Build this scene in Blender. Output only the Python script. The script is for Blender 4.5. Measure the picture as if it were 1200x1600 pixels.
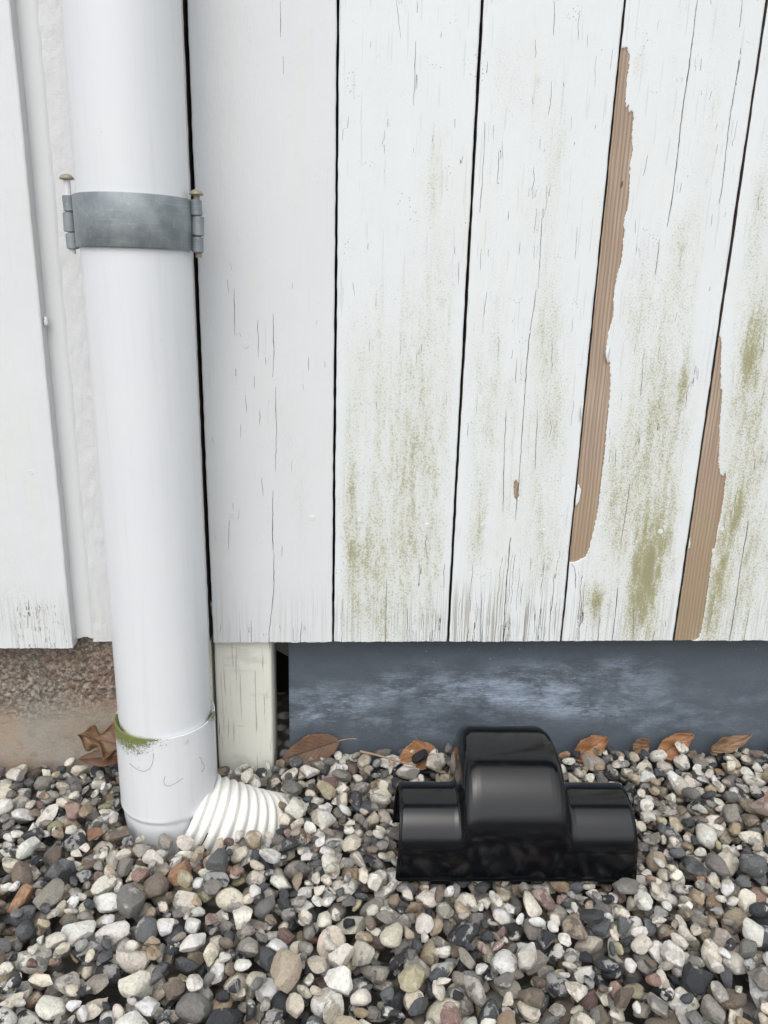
import bpy, bmesh, math, random
import numpy as np
from mathutils import Vector, Matrix

for o in list(bpy.data.objects):
    bpy.data.objects.remove(o)
scene = bpy.context.scene
COL = scene.collection

# ------------------------------------------------------------------ camera
cam_data = bpy.data.cameras.new('camera')
cam = bpy.data.objects.new('camera', cam_data)
COL.objects.link(cam)
CAM_POS = Vector((0.0, -0.9, 0.63))
RIGHT = Vector((0.99772718, -0.06219208, 0.02593499))
UP = Vector((-0.00718578, 0.28449218, 0.95865143))
FWD = Vector((0.06699883, 0.95665895, -0.28339868))
rot = Matrix((RIGHT, UP, -FWD)).transposed()
cam.matrix_world = Matrix.Translation(CAM_POS) @ rot.to_4x4()
cam_data.sensor_fit = 'VERTICAL'
cam_data.sensor_height = 36.0
cam_data.lens = 36.0 * 1202.0 / 1600.0
cam_data.clip_start = 0.02
cam_data.clip_end = 500.0
scene.camera = cam

# ------------------------------------------------------------------ sky, sun, exposure (bright overcast day)
SUN_DIR = Vector((-0.15, -0.66, 1.0)).normalized()      # towards the light
world = bpy.data.worlds.new('World')
scene.world = world
world.use_nodes = True
wn = world.node_tree
wn.nodes.clear()
w_out = wn.nodes.new('ShaderNodeOutputWorld')
w_bg = wn.nodes.new('ShaderNodeBackground')
w_sky = wn.nodes.new('ShaderNodeTexSky')
w_sky.sky_type = 'NISHITA'
w_sky.sun_disc = False
w_sky.sun_elevation = math.asin(SUN_DIR.z)
w_sky.sun_rotation = math.atan2(SUN_DIR.x, SUN_DIR.y)
w_sky.air_density = 1.0
w_sky.dust_density = 4.0
w_sky.ozone_density = 1.0
w_hs = wn.nodes.new('ShaderNodeHueSaturation')           # cloud cover: the blue is mostly lost
w_hs.inputs['Saturation'].default_value = 0.32
wn.links.new(w_sky.outputs[0], w_hs.inputs['Color'])
wn.links.new(w_hs.outputs[0], w_bg.inputs['Color'])
w_bg.inputs['Strength'].default_value = 0.15
wn.links.new(w_bg.outputs[0], w_out.inputs['Surface'])

sun_data = bpy.data.lights.new('sun', 'SUN')
sun_data.energy = 0.8
sun_data.angle = math.radians(100)
sun_data.color = (1.0, 0.99, 0.97)
sun = bpy.data.objects.new('sun', sun_data)
COL.objects.link(sun)
sun.rotation_euler = SUN_DIR.to_track_quat('Z', 'Y').to_euler()

scene.view_settings.view_transform = 'Standard'
scene.view_settings.look = 'None'
scene.view_settings.gamma = 1.0
scene.view_settings.use_curve_mapping = False
scene.view_settings.exposure = 0.35

scene.cycles.max_bounces = 6
scene.cycles.diffuse_bounces = 2
scene.cycles.glossy_bounces = 3

random.seed(5)
RNG = np.random.default_rng(11)

# ------------------------------------------------------------------ measured outlines on the board wall (x, z in metres)
PEEL_A = [(0.3069, 0.8766), (0.3108, 0.8708), (0.3108, 0.8642), (0.3119, 0.8576), (0.3099, 0.8508), (0.3108, 0.8417), (0.3108, 0.8312), (0.3119, 0.822), (0.3136, 0.8196), (0.3153, 0.8237), (0.3161, 0.8137), (0.32, 0.8176), (0.3218, 0.8139), (0.3222, 0.8046), (0.3223, 0.7963), (0.3232, 0.7856), (0.3249, 0.7821), (0.3249, 0.7712), (0.3236, 0.7628), (0.325, 0.7518), (0.3263, 0.7309), (0.326, 0.7186), (0.3247, 0.7108), (0.3238, 0.7021), (0.3251, 0.6974), (0.326, 0.6681), (0.3228, 0.6472), (0.3214, 0.6331), (0.3211, 0.6225), (0.3233, 0.6033), (0.3191, 0.5793), (0.3185, 0.561), (0.3224, 0.55), (0.3256, 0.5485), (0.3292, 0.5163), (0.3296, 0.474), (0.3307, 0.4386), (0.3299, 0.4024), (0.3305, 0.3737), (0.3283, 0.3487), (0.3237, 0.3147), (0.3204, 0.3061), (0.3087, 0.2992), (0.2972, 0.2983), (0.2923, 0.2983), (0.2966, 0.8762)]
PEEL_B = [(0.4531, 0.583), (0.4558, 0.5772), (0.4606, 0.5414), (0.4634, 0.521), (0.466, 0.5187), (0.4678, 0.5003), (0.4692, 0.4753), (0.4727, 0.4556), (0.4745, 0.4323), (0.4794, 0.4156), (0.484, 0.4129), (0.4856, 0.4195), (0.4872, 0.4146), (0.4884, 0.3883), (0.4884, 0.3615), (0.4868, 0.3399), (0.4878, 0.3275), (0.4872, 0.318), (0.4843, 0.3174), (0.4855, 0.3067), (0.4864, 0.2789), (0.4867, 0.2506), (0.4867, 0.2217), (0.4862, 0.2012), (0.484, 0.1926), (0.4749, 0.1889), (0.456, 0.1806), (0.4412, 0.1807), (0.4418, 0.5827)]
CHIP = [(0.2211, 0.4037), (0.2241, 0.4054), (0.2277, 0.3998), (0.2289, 0.3851), (0.2261, 0.3794), (0.2225, 0.3843)]
ISLANDS = [[(0.2983, 0.3964), (0.3027, 0.4005), (0.3066, 0.394), (0.305, 0.3776), (0.3007, 0.3718)], [(0.45, 0.3281), (0.4533, 0.3342), (0.4547, 0.3187), (0.4516, 0.317)], [(0.4472, 0.2759), (0.4507, 0.2935), (0.453, 0.2891), (0.4524, 0.2626), (0.4479, 0.2644)]]
CRACKS = [
    (1, 0.55, [(-0.068, 0.5954), (-0.068, 0.5458), (-0.0697, 0.5239)]),
    (1, 0.5, [(-0.0662, 0.5145), (-0.0663, 0.4567), (-0.0684, 0.4118)]),
    (1, 0.8, [(-0.0717, 0.3904), (-0.0727, 0.3297), (-0.0721, 0.3114)]),
    (1, 1.0, [(-0.0714, 0.3115), (-0.0721, 0.2624), (-0.0758, 0.2294), (-0.0785, 0.2056), (-0.0796, 0.1887)]),
    (1, 0.5, [(-0.1107, 0.622), (-0.1114, 0.5958), (-0.1115, 0.5698)]),
    (1, 0.5, [(-0.1111, 0.5341), (-0.1114, 0.5231)]),
    (1, 0.4, [(-0.0563, 0.9038), (-0.0567, 0.8694)]),
    (1, 0.4, [(-0.0543, 0.8549), (-0.0538, 0.8367)]),
    (1, 0.5, [(-0.1015, 0.2207), (-0.1015, 0.1888)]),
    (1, 0.7, [(-0.0381, 0.2188), (-0.0398, 0.1885)]),
    (1, 0.4, [(-0.1147, 0.2058), (-0.116, 0.1889)]),
    (1, 0.4, [(-0.1194, 0.3741), (-0.1189, 0.3636)]),
    (1, 0.4, [(-0.1246, 0.3523), (-0.1266, 0.3129)]),
    (1, 0.4, [(-0.0853, 0.588), (-0.0854, 0.5454)]),
    (1, 0.4, [(-0.1016, 0.505), (-0.1, 0.4827)]),
    (1, 0.4, [(-0.0851, 0.4867), (-0.0855, 0.4679)]),
    (2, 0.7, [(0.0685, 0.2754), (0.0701, 0.188)]),
    (2, 0.8, [(0.0965, 0.2362), (0.0974, 0.1879)]),
    (2, 0.6, [(0.1185, 0.3374), (0.1158, 0.324), (0.1171, 0.3139), (0.1191, 0.3029)]),
    (2, 0.4, [(0.0084, 0.7882), (0.0079, 0.7758)]),
    (2, 0.4, [(0.0144, 0.7995), (0.0132, 0.7884)]),
    (2, 0.4, [(0.062, 0.9091), (0.067, 0.8747)]),
    (2, 0.5, [(0.083, 0.8742), (0.0829, 0.8398), (0.0826, 0.8125)]),
    (2, 0.4, [(0.083, 0.91), (0.0834, 0.8986)]),
    (2, 0.4, [(0.0565, 0.7993), (0.056, 0.79)]),
    (2, 0.4, [(0.0415, 0.5696), (0.0418, 0.5538)]),
    (2, 0.5, [(0.0134, 0.2494), (0.0133, 0.1883)]),
    (3, 0.5, [(0.225, 0.9165), (0.2272, 0.8845)]),
    (3, 0.5, [(0.2301, 0.7159), (0.2312, 0.6688), (0.2322, 0.6308)]),
    (3, 0.9, [(0.2301, 0.6294), (0.2266, 0.5809), (0.2255, 0.548), (0.2264, 0.5069), (0.2266, 0.4647), (0.2272, 0.4174), (0.2271, 0.3876), (0.2266, 0.3522)]),
    (3, 1.3, [(0.2223, 0.3329), (0.2219, 0.3058), (0.2216, 0.2756), (0.222, 0.236), (0.2229, 0.1873)]),
    (3, 0.7, [(0.2053, 0.4914), (0.2065, 0.4528), (0.2075, 0.4172), (0.2104, 0.3645)]),
    (3, 0.6, [(0.2431, 0.492), (0.2448, 0.4533), (0.2461, 0.4177)]),
    (3, 0.8, [(0.1899, 0.2581), (0.1934, 0.1874)]),
    (3, 0.6, [(0.2487, 0.236), (0.25, 0.1872)]),
    (3, 0.6, [(0.2505, 0.3059), (0.2511, 0.2887)]),
    (3, 0.5, [(0.1797, 0.7789), (0.1771, 0.7552), (0.1777, 0.7371)]),
    (3, 0.5, [(0.1774, 0.7724), (0.1774, 0.7404)]),
    (3, 0.5, [(0.1592, 0.8579), (0.1586, 0.8459)]),
    (3, 0.6, [(0.1602, 0.8001), (0.1612, 0.7623), (0.1604, 0.7301), (0.1604, 0.7071)]),
    (3, 0.4, [(0.1922, 0.7127), (0.1923, 0.7014)]),
    (3, 0.4, [(0.2077, 0.6797), (0.2073, 0.6661)]),
    (3, 0.4, [(0.281, 0.2493), (0.2839, 0.187)]),
    (3, 0.5, [(0.2138, 0.5515), (0.2138, 0.5218)]),
    (4, 1.1, [(0.3766, 0.9233), (0.3765, 0.8909), (0.3763, 0.8577), (0.3753, 0.83), (0.3754, 0.7986), (0.3758, 0.7698), (0.3759, 0.7371), (0.3742, 0.7002)]),
    (4, 0.8, [(0.3669, 0.6884), (0.3669, 0.6658), (0.3671, 0.647)]),
    (4, 0.7, [(0.4246, 0.9255), (0.4262, 0.899)]),
    (4, 0.9, [(0.4302, 0.883), (0.4302, 0.8477), (0.4291, 0.8101), (0.43, 0.7814), (0.4314, 0.7488), (0.4306, 0.7255)]),
    (4, 0.5, [(0.3421, 0.7731), (0.3413, 0.7621), (0.3404, 0.7523)]),
    (4, 0.5, [(0.384, 0.7472), (0.3834, 0.7353)]),
    (4, 0.5, [(0.3892, 0.8704), (0.3898, 0.8571)]),
    (4, 0.8, [(0.3652, 0.5471), (0.3668, 0.5093)]),
    (4, 0.6, [(0.3723, 0.4645), (0.3728, 0.4407)]),
    (4, 0.6, [(0.367, 0.4028), (0.3657, 0.3657), (0.364, 0.3235)]),
    (4, 1.1, [(0.3672, 0.267), (0.3679, 0.2313), (0.3678, 0.1866)]),
    (4, 0.7, [(0.348, 0.2269), (0.3489, 0.1867)]),
    (4, 0.8, [(0.3031, 0.2975), (0.3089, 0.2888), (0.3123, 0.2626)]),
    (4, 0.7, [(0.4363, 0.2176), (0.4384, 0.2085)]),
    (4, 0.8, [(0.4235, 0.2039), (0.4231, 0.1864)]),
    (4, 0.6, [(0.3442, 0.4467), (0.3453, 0.4228)]),
    (4, 0.5, [(0.4289, 0.5483), (0.4296, 0.5272)]),
    (4, 0.5, [(0.3912, 0.2358), (0.3958, 0.1902)]),
    (5, 1.2, [(0.526, 0.3567), (0.5255, 0.3242), (0.5258, 0.2805), (0.527, 0.2356), (0.527, 0.1859)]),
    (5, 0.7, [(0.547, 0.2356), (0.5468, 0.21), (0.5467, 0.1895)]),
    (5, 0.5, [(0.474, 0.737), (0.4761, 0.7202)]),
    (5, 0.5, [(0.4949, 0.3412), (0.495, 0.3514)]),
    (5, 0.5, [(0.5209, 0.4369), (0.5219, 0.4207)]),
    (0, 0.5, [(-0.2558, 0.7724), (-0.2565, 0.7632)]),
    (0, 0.8, [(-0.3651, 0.2538), (-0.3705, 0.2153)]),
    (4, 3.4, [(0.3172, 0.7463), (0.3169, 0.7431), (0.317, 0.7391)]),
]
ALGAE = [(0.106, 0.735, 0.0063, 0.0293, 0.45), (0.12, 0.649, 0.0101, 0.0416, 0.22), (0.02, 0.395, 0.0077, 0.0651, 0.6), (0.033, 0.297, 0.0112, 0.0604, 0.5), (0.054, 0.254, 0.0243, 0.0531, 0.35), (0.079, 0.347, 0.0356, 0.1021, 0.3), (0.104, 0.52, 0.0339, 0.1076, 0.22), (0.036, 0.548, 0.0148, 0.0668, 0.2), (0.092, 0.443, 0.0308, 0.0798, 0.25), (0.122, 0.28, 0.0179, 0.0704, 0.3), (0.247, 0.581, 0.012, 0.0365, 0.5), (0.265, 0.492, 0.0078, 0.0309, 0.55), (0.179, 0.339, 0.0064, 0.0337, 0.6), (0.248, 0.43, 0.0174, 0.0731, 0.35), (0.208, 0.503, 0.0061, 0.019, 0.4), (0.184, 0.445, 0.0171, 0.0639, 0.25), (0.265, 0.323, 0.0163, 0.043, 0.35), (0.241, 0.772, 0.0099, 0.0387, 0.25), (0.2, 0.838, 0.0275, 0.0368, 0.2), (0.185, 0.551, 0.0151, 0.0522, 0.2), (0.222, 0.699, 0.0181, 0.0613, 0.2), (0.402, 0.254, 0.0153, 0.0543, 1.1), (0.401, 0.306, 0.0117, 0.0305, 0.9), (0.34, 0.243, 0.011, 0.0216, 1.0), (0.411, 0.349, 0.0215, 0.0514, 0.5), (0.366, 0.415, 0.0226, 0.0576, 0.5), (0.401, 0.479, 0.0175, 0.0434, 0.5), (0.417, 0.525, 0.0055, 0.0214, 0.7), (0.379, 0.532, 0.0109, 0.0381, 0.4), (0.353, 0.349, 0.0115, 0.0512, 0.3), (0.346, 0.612, 0.0121, 0.0434, 0.25), (0.393, 0.684, 0.0074, 0.0276, 0.45), (0.323, 0.862, 0.0055, 0.0121, 0.3), (0.384, 0.613, 0.0228, 0.0435, 0.2), (0.493, 0.534, 0.0111, 0.054, 0.8), (0.508, 0.367, 0.0075, 0.0297, 0.9), (0.5, 0.298, 0.0085, 0.0488, 1.0), (0.497, 0.227, 0.0078, 0.0368, 0.7), (0.515, 0.449, 0.0179, 0.0653, 0.55), (0.477, 0.72, 0.0074, 0.0477, 0.5), (0.498, 0.616, 0.0154, 0.0587, 0.45), (0.53, 0.28, 0.0189, 0.0724, 0.35), (0.49, 0.572, 0.0078, 0.0224, 0.6), (-0.049, 0.426, 0.0152, 0.0555, 0.12), (-0.067, 0.502, 0.0192, 0.0452, 0.1), (-0.038, 0.363, 0.0077, 0.0494, 0.2), (-0.389, 0.254, 0.0305, 0.0514, 0.18), (-0.346, 0.228, 0.0232, 0.0347, 0.2)]

# ------------------------------------------------------------------ helpers
def link(o, parent=None):
    COL.objects.link(o)
    if parent is not None:
        o.parent = parent
    return o

def tag(o, label=None, cat=None, group=None, kind=None):
    if label: o['label'] = label
    if cat: o['category'] = cat
    if group: o['group'] = group
    if kind: o['kind'] = kind
    return o

def empty(name, loc=(0, 0, 0), rz=0.0):
    o = bpy.data.objects.new(name, None)
    o.location = loc
    o.rotation_euler = (0, 0, rz)
    o.empty_display_size = 0.02
    return link(o)

def mesh_np(name, verts, faces, smooth=True, attrs=None, sharp=None):
    me = bpy.data.meshes.new(name)
    verts = np.asarray(verts, dtype=np.float32)
    faces = np.asarray(faces, dtype=np.int32)
    k = faces.shape[1]
    me.vertices.add(len(verts)); me.vertices.foreach_set('co', verts.ravel())
    me.loops.add(faces.size); me.loops.foreach_set('vertex_index', faces.ravel())
    me.polygons.add(len(faces))
    me.polygons.foreach_set('loop_start', np.arange(0, faces.size, k, dtype=np.int32))
    me.polygons.foreach_set('use_smooth', np.full(len(faces), smooth, dtype=bool))
    me.update(calc_edges=True)
    if sharp is not None: me.set_sharp_from_angle(angle=math.radians(sharp))
    for key, arr in (attrs or {}).items():
        add_attr(me, key, arr)
    return me

def add_attr(me, key, arr):
    arr = np.asarray(arr, dtype=np.float32)
    if arr.ndim == 1:
        a = me.attributes.new(key, 'FLOAT', 'POINT'); a.data.foreach_set('value', arr)
    elif arr.shape[1] == 3:
        a = me.attributes.new(key, 'FLOAT_VECTOR', 'POINT'); a.data.foreach_set('vector', arr.ravel())
    else:
        a = me.attributes.new(key, 'FLOAT_COLOR', 'POINT'); a.data.foreach_set('color', arr.ravel())

def obj(name, me, mat, parent=None):
    o = bpy.data.objects.new(name, me)
    if mat: me.materials.append(mat)
    return link(o, parent)

def bm_obj(name, bm, mat, parent=None, smooth=False, sharp=None):
    me = bpy.data.meshes.new(name)
    bmesh.ops.recalc_face_normals(bm, faces=bm.faces)
    bm.to_mesh(me); bm.free()
    if smooth:
        me.polygons.foreach_set('use_smooth', np.ones(len(me.polygons), dtype=bool))
        if sharp is not None:
            me.set_sharp_from_angle(angle=math.radians(sharp))
    return obj(name, me, mat, parent)

def box_bm(bm, lo, hi, bevel=0.0, seg=2):
    r = bmesh.ops.create_cube(bm, size=1.0)
    for v in r['verts']:
        v.co = Vector([(lo[i] + hi[i]) / 2 + v.co[i] * (hi[i] - lo[i]) for i in range(3)])
    if bevel:
        es = set(e for v in r['verts'] for e in v.link_edges)
        bmesh.ops.bevel(bm, geom=list(es), offset=bevel, segments=seg, affect='EDGES', profile=0.6)

def grid_faces(nr, nc, wrap=False):
    r = np.arange(nr - 1)[:, None]
    c = np.arange(nc if wrap else nc - 1)[None, :]
    c2 = (c + 1) % nc
    a = r * nc + c; b = r * nc + c2; d = (r + 1) * nc + c2; e = (r + 1) * nc + c
    return np.stack([a, b, d, e], -1).reshape(-1, 4)

class VNoise:
    """smooth value noise on a plane"""
    def __init__(self, seed):
        self.t = np.random.default_rng(seed).random((256, 256))
    def at(self, x, y):
        x = np.asarray(x, float); y = np.asarray(y, float)
        xi = np.floor(x).astype(int); yi = np.floor(y).astype(int)
        fx = x - xi; fy = y - yi
        fx = fx * fx * (3 - 2 * fx); fy = fy * fy * (3 - 2 * fy)
        g = lambda i, j: self.t[i & 255, j & 255]
        return (g(xi, yi) * (1 - fx) + g(xi + 1, yi) * fx) * (1 - fy) + (g(xi, yi + 1) * (1 - fx) + g(xi + 1, yi + 1) * fx) * fy
    def fbm(self, x, y, n=4):
        s = 0; a = 0.5; tot = 0
        for k in range(n):
            s = s + a * self.at(x * 2 ** k + 17.3 * k, y * 2 ** k + 9.1 * k); tot += a; a *= 0.55
        return s / tot

def poly_sdf(X, Z, poly):
    """signed distance to a closed outline, positive inside"""
    P = np.array(poly); d2 = np.full(X.shape, 1e9); inside = np.zeros(X.shape, bool)
    for i in range(len(P)):
        a = P[i]; b = P[(i + 1) % len(P)]
        e = b - a
        t = np.clip(((X - a[0]) * e[0] + (Z - a[1]) * e[1]) / max(e @ e, 1e-12), 0, 1)
        d2 = np.minimum(d2, (X - a[0] - t * e[0]) ** 2 + (Z - a[1] - t * e[1]) ** 2)
        if abs(e[1]) > 1e-9:
            c = ((a[1] > Z) != (b[1] > Z)) & (X < e[0] * (Z - a[1]) / e[1] + a[0])
            inside ^= c
    d = np.sqrt(d2)
    return np.where(inside, d, -d)

def sstep(a, b, x):
    t = np.clip((x - a) / (b - a), 0, 1)
    return t * t * (3 - 2 * t)

# node shorthand -----------------------------------------------------
class NT:
    def __init__(self, name):
        self.mat = bpy.data.materials.new(name)
        self.mat.use_nodes = True
        self.t = self.mat.node_tree
        self.t.nodes.clear()
        self.out = self.t.nodes.new('ShaderNodeOutputMaterial')
        self.b = self.t.nodes.new('ShaderNodeBsdfPrincipled')
        self.t.links.new(self.b.outputs[0], self.out.inputs['Surface'])
    def n(self, ty, **kw):
        nd = self.t.nodes.new(ty)
        for k, v in kw.items(): setattr(nd, k, v)
        return nd
    def set(self, sock, v):
        if isinstance(v, bpy.types.NodeSocket): self.t.links.new(v, sock)
        elif isinstance(v, (tuple, list)) and len(v) == 3 and sock.type == 'RGBA': sock.default_value = (*v, 1)
        else: sock.default_value = v
    def m(self, op, a, b=None, c=None, clamp=False):
        nd = self.n('ShaderNodeMath', operation=op, use_clamp=clamp)
        self.set(nd.inputs[0], a)
        if b is not None: self.set(nd.inputs[1], b)
        if c is not None: self.set(nd.inputs[2], c)
        return nd.outputs[0]
    def ss(self, v, a, b, lo=0.0, hi=1.0):
        nd = self.n('ShaderNodeMapRange', interpolation_type='SMOOTHSTEP')
        self.set(nd.inputs['Value'], v)
        self.set(nd.inputs['From Min'], a); self.set(nd.inputs['From Max'], b)
        self.set(nd.inputs['To Min'], lo); self.set(nd.inputs['To Max'], hi)
        return nd.outputs[0]
    def mix(self, f, a, b, mode='MIX'):
        nd = self.n('ShaderNodeMix', data_type='RGBA', blend_type=mode)
        self.set(nd.inputs[0], f); self.set(nd.inputs[6], a); self.set(nd.inputs[7], b)
        return nd.outputs[2]
    def attr(self, name):
        return self.n('ShaderNodeAttribute', attribute_name=name)
    def pos(self):
        return self.n('ShaderNodeNewGeometry').outputs['Position']
    def objco(self):
        return self.n('ShaderNodeTexCoord').outputs['Object']
    def scaled(self, vec, s, off=(0, 0, 0)):
        nd = self.n('ShaderNodeMapping')
        self.set(nd.inputs['Vector'], vec)
        nd.inputs['Scale'].default_value = s; nd.inputs['Location'].default_value = off
        return nd.outputs[0]
    def noise(self, vec, scale=1.0, detail=4.0, rough=0.55, color=False):
        nd = self.n('ShaderNodeTexNoise')
        self.set(nd.inputs['Vector'], vec)
        nd.inputs['Scale'].default_value = scale; nd.inputs['Detail'].default_value = detail
        nd.inputs['Roughness'].default_value = rough
        return nd.outputs['Color' if color else 'Fac']
    def voro(self, vec, scale=1.0, feature='F1', out='Distance'):
        nd = self.n('ShaderNodeTexVoronoi', feature=feature)
        self.set(nd.inputs['Vector'], vec); nd.inputs['Scale'].default_value = scale
        return nd.outputs[out]
    def bump(self, h, dist, strength=1.0, normal=None):
        nd = self.n('ShaderNodeBump')
        self.set(nd.inputs['Height'], h); nd.inputs['Distance'].default_value = dist
        nd.inputs['Strength'].default_value = strength
        if normal is not None: self.t.links.new(normal, nd.inputs['Normal'])
        return nd.outputs[0]
    def fin(self, color=None, rough=None, normal=None, **kw):
        if color is not None: self.set(self.b.inputs['Base Color'], color)
        if rough is not None: self.set(self.b.inputs['Roughness'], rough)
        if normal is not None: self.set(self.b.inputs['Normal'], normal)
        for k, v in kw.items(): self.set(self.b.inputs[k.replace('_', ' ')], v)
        return self.mat

# ------------------------------------------------------------------ materials
def mat_board(name, tint, canvas, grit):
    t = NT(name)
    P = t.pos()
    peel = t.attr('peel').outputs['Fac']; cd = t.attr('crackd').outputs['Fac']; cw = t.attr('crackw').outputs['Fac']
    alg = t.attr('algae').outputs['Fac']; wea = t.attr('weather').outputs['Fac']
    # bare wood : planed ribs along the board
    big = t.noise(P, 9.0, 1.5)
    rib = t.noise(t.scaled(P, (330, 330, 2.2)), 1.0, 1.0)
    grain = t.noise(t.scaled(P, (900, 900, 9)), 1.0, 1.5)
    wav = t.n('ShaderNodeTexWave', wave_type='BANDS', bands_direction='X', wave_profile='SIN')
    t.set(wav.inputs['Vector'], P)
    wav.inputs['Scale'].default_value = 72; wav.inputs['Distortion'].default_value = 3.2; wav.inputs['Detail'].default_value = 2; wav.inputs['Detail Scale'].default_value = 0.12
    wood = t.mix(rib, (0.38, 0.285, 0.208), (0.57, 0.455, 0.355))
    wood = t.mix(t.m('MULTIPLY', t.ss(wav.outputs['Fac'], 0.30, 0.95), t.ss(big, 0.3, 0.7, 0.45, 0.95)), wood, (0.245, 0.178, 0.122))
    wood = t.mix(t.ss(grain, 0.42, 0.70, 0, 0.6), wood, (0.25, 0.175, 0.125))
    wood = t.mix(t.ss(big, 0.42, 0.66, 0.0, 0.5), wood, (0.36, 0.265, 0.195))
    zz = t.n('ShaderNodeSeparateXYZ'); t.set(zz.inputs[0], P)
    oliv = t.m('MULTIPLY', t.ss(t.m('ADD', zz.outputs['Z'], t.m('MULTIPLY', big, 0.3)), 0.62, 0.42), 0.45)
    wood = t.mix(oliv, wood, (0.30, 0.225, 0.115))
    # paint
    soft = t.noise(P, 14.0, 1.5)
    paint = t.mix(soft, tuple(c * 0.94 for c in tint), tint)
    warm = t.noise(t.scaled(P, (40, 40, 5)), 1.0, 2.0)
    paint = t.mix(t.ss(warm, 0.5, 0.75, 0, 0.35), paint, (0.74, 0.75, 0.69))
    # fine dirt dots in the paint
    dv = t.voro(P, 260.0)
    dn = t.noise(P, 30.0, 1.5)
    dots = t.m('MULTIPLY', t.ss(dv, 0.26, 0.12), t.ss(dn, 0.56, 0.70))
    paint = t.mix(t.m('MULTIPLY', dots, 0.55 * grit), paint, (0.16, 0.15, 0.11))
    # algae : speckle film
    s1 = t.noise(P, 420.0, 2.5, 0.7)
    s2 = t.noise(t.scaled(P, (95, 95, 17)), 1.0, 3.0, 0.65)
    s3 = t.noise(P, 1300.0, 1.0, 0.6)
    film = t.m('MULTIPLY', alg, t.ss(s2, 0.30, 0.72, 0.55, 1.1))
    thin = t.m('MULTIPLY', t.ss(film, 0.02, 0.80, 0.0, 0.45), t.ss(s1, 0.25, 0.70, 0.72, 1.0))
    paint = t.mix(thin, paint, t.mix(s2, (0.54, 0.52, 0.31), (0.63, 0.635, 0.48)))
    thick_ = t.m('MULTIPLY', t.ss(t.m('ADD', film, t.m('MULTIPLY', t.m('SUBTRACT', s1, 0.5), 0.9)), 0.52, 1.45), 0.58)
    paint = t.mix(thick_, paint, t.mix(s3, (0.36, 0.335, 0.045), (0.52, 0.49, 0.13)))
    speck = t.ss(t.m('ADD', t.m('MULTIPLY', film, 0.20), s1), 0.645, 0.73)
    speck2 = t.ss(t.m('ADD', t.m('MULTIPLY', film, 0.16), s3), 0.64, 0.73)
    paint = t.mix(t.m('MULTIPLY', t.m('MULTIPLY', speck, t.ss(alg, 0.03, 0.45)), 0.36), paint, (0.22, 0.205, 0.12))
    paint = t.mix(t.m('MULTIPLY', t.m('MULTIPLY', speck2, t.ss(alg, 0.01, 0.30)), 0.42), paint, (0.15, 0.14, 0.095))
    # colonies of dark mould, each with its own halo
    mv = t.voro(t.scaled(P, (34, 34, 21)), 1.0)
    mvf = t.m('MULTIPLY', t.ss(t.m('ADD', mv, t.m('MULTIPLY', s1, 0.35)), 0.36, 0.17), t.ss(alg, 0.08, 0.35))
    paint = t.mix(t.m('MULTIPLY', mvf, t.ss(s1, 0.38, 0.62, 0.10, 0.55)), paint, (0.23, 0.22, 0.14))
    # weathered end grain : thin lines where the paint has crazed along the grain
    gl = t.noise(t.scaled(P, (700, 700, 7)), 1.0, 1.0, 0.6)
    gm = t.m('MULTIPLY', t.ss(gl, 0.545, 0.60), wea)
    gl2 = t.noise(t.scaled(P, (300, 300, 14)), 1.0, 1.0, 0.6)
    gm2 = t.m('MULTIPLY', t.ss(gl2, 0.66, 0.70), t.m('MULTIPLY', grit, 0.32))
    gm = t.m('MAXIMUM', gm, gm2)
    paint = t.mix(t.m('MULTIPLY', gm, 0.42), paint, (0.29, 0.265, 0.195))
    # paint film edge
    en = t.noise(P, 300.0, 2.0, 0.6); en2 = t.noise(t.scaled(P, (90, 90, 260)), 1.0, 1.0)
    pj = t.m('ADD', peel, t.m('ADD', t.m('MULTIPLY', t.m('SUBTRACT', en, 0.5), 2.2), t.m('MULTIPLY', t.m('SUBTRACT', en2, 0.5), 2.6)))
    pm = t.ss(pj, -0.12, 0.12)
    rimf = t.m('MULTIPLY', t.ss(pj, -1.1, -0.15), t.m('SUBTRACT', 1.0, pm))
    paint = t.mix(t.m('MULTIPLY', rimf, 0.6), paint, (0.82, 0.81, 0.76))
    col = t.mix(pm, paint, wood)
    # cracks
    cn = t.noise(t.scaled(P, (300, 300, 120)), 1.0, 2.0, 0.65)
    ca = t.m('SUBTRACT', t.m('ABSOLUTE', t.m('ADD', cd, t.m('MULTIPLY', t.m('SUBTRACT', cn, 0.5), 1.5))), cw)
    cm = t.ss(ca, 0.12, -0.10)
    col = t.mix(t.m('MULTIPLY', cm, 0.9), col, (0.085, 0.075, 0.062))
    lip = t.m('MULTIPLY', t.ss(ca, 1.3, 0.2), t.ss(cw, 0.05, 0.3))
    # relief
    cv1 = t.noise(t.scaled(P, (380, 380, 900)), 1.0, 1.0)
    cv2 = t.noise(t.scaled(P, (700, 700, 60)), 1.0, 1.0)
    cv3 = t.noise(P, 120.0, 2.0)
    h = t.m('ADD', t.m('MULTIPLY', cv1, 0.30 * canvas), t.m('MULTIPLY', cv2, 0.35))
    h = t.m('ADD', h, t.m('MULTIPLY', cv3, 0.5 * canvas))
    h = t.m('MULTIPLY', h, t.m('SUBTRACT', 1.0, pm))
    h = t.m('ADD', h, t.m('MULTIPLY', t.m('MULTIPLY', rib, 0.9), pm))
    h = t.m('ADD', h, t.m('MULTIPLY', t.m('SUBTRACT', 1.0, pm), 2.2))
    h = t.m('ADD', h, t.m('MULTIPLY', lip, 0.45))
    h = t.m('SUBTRACT', h, t.m('MULTIPLY', cm, 2.2))
    h = t.m('SUBTRACT', h, t.m('MULTIPLY', gm, 0.8))
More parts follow.
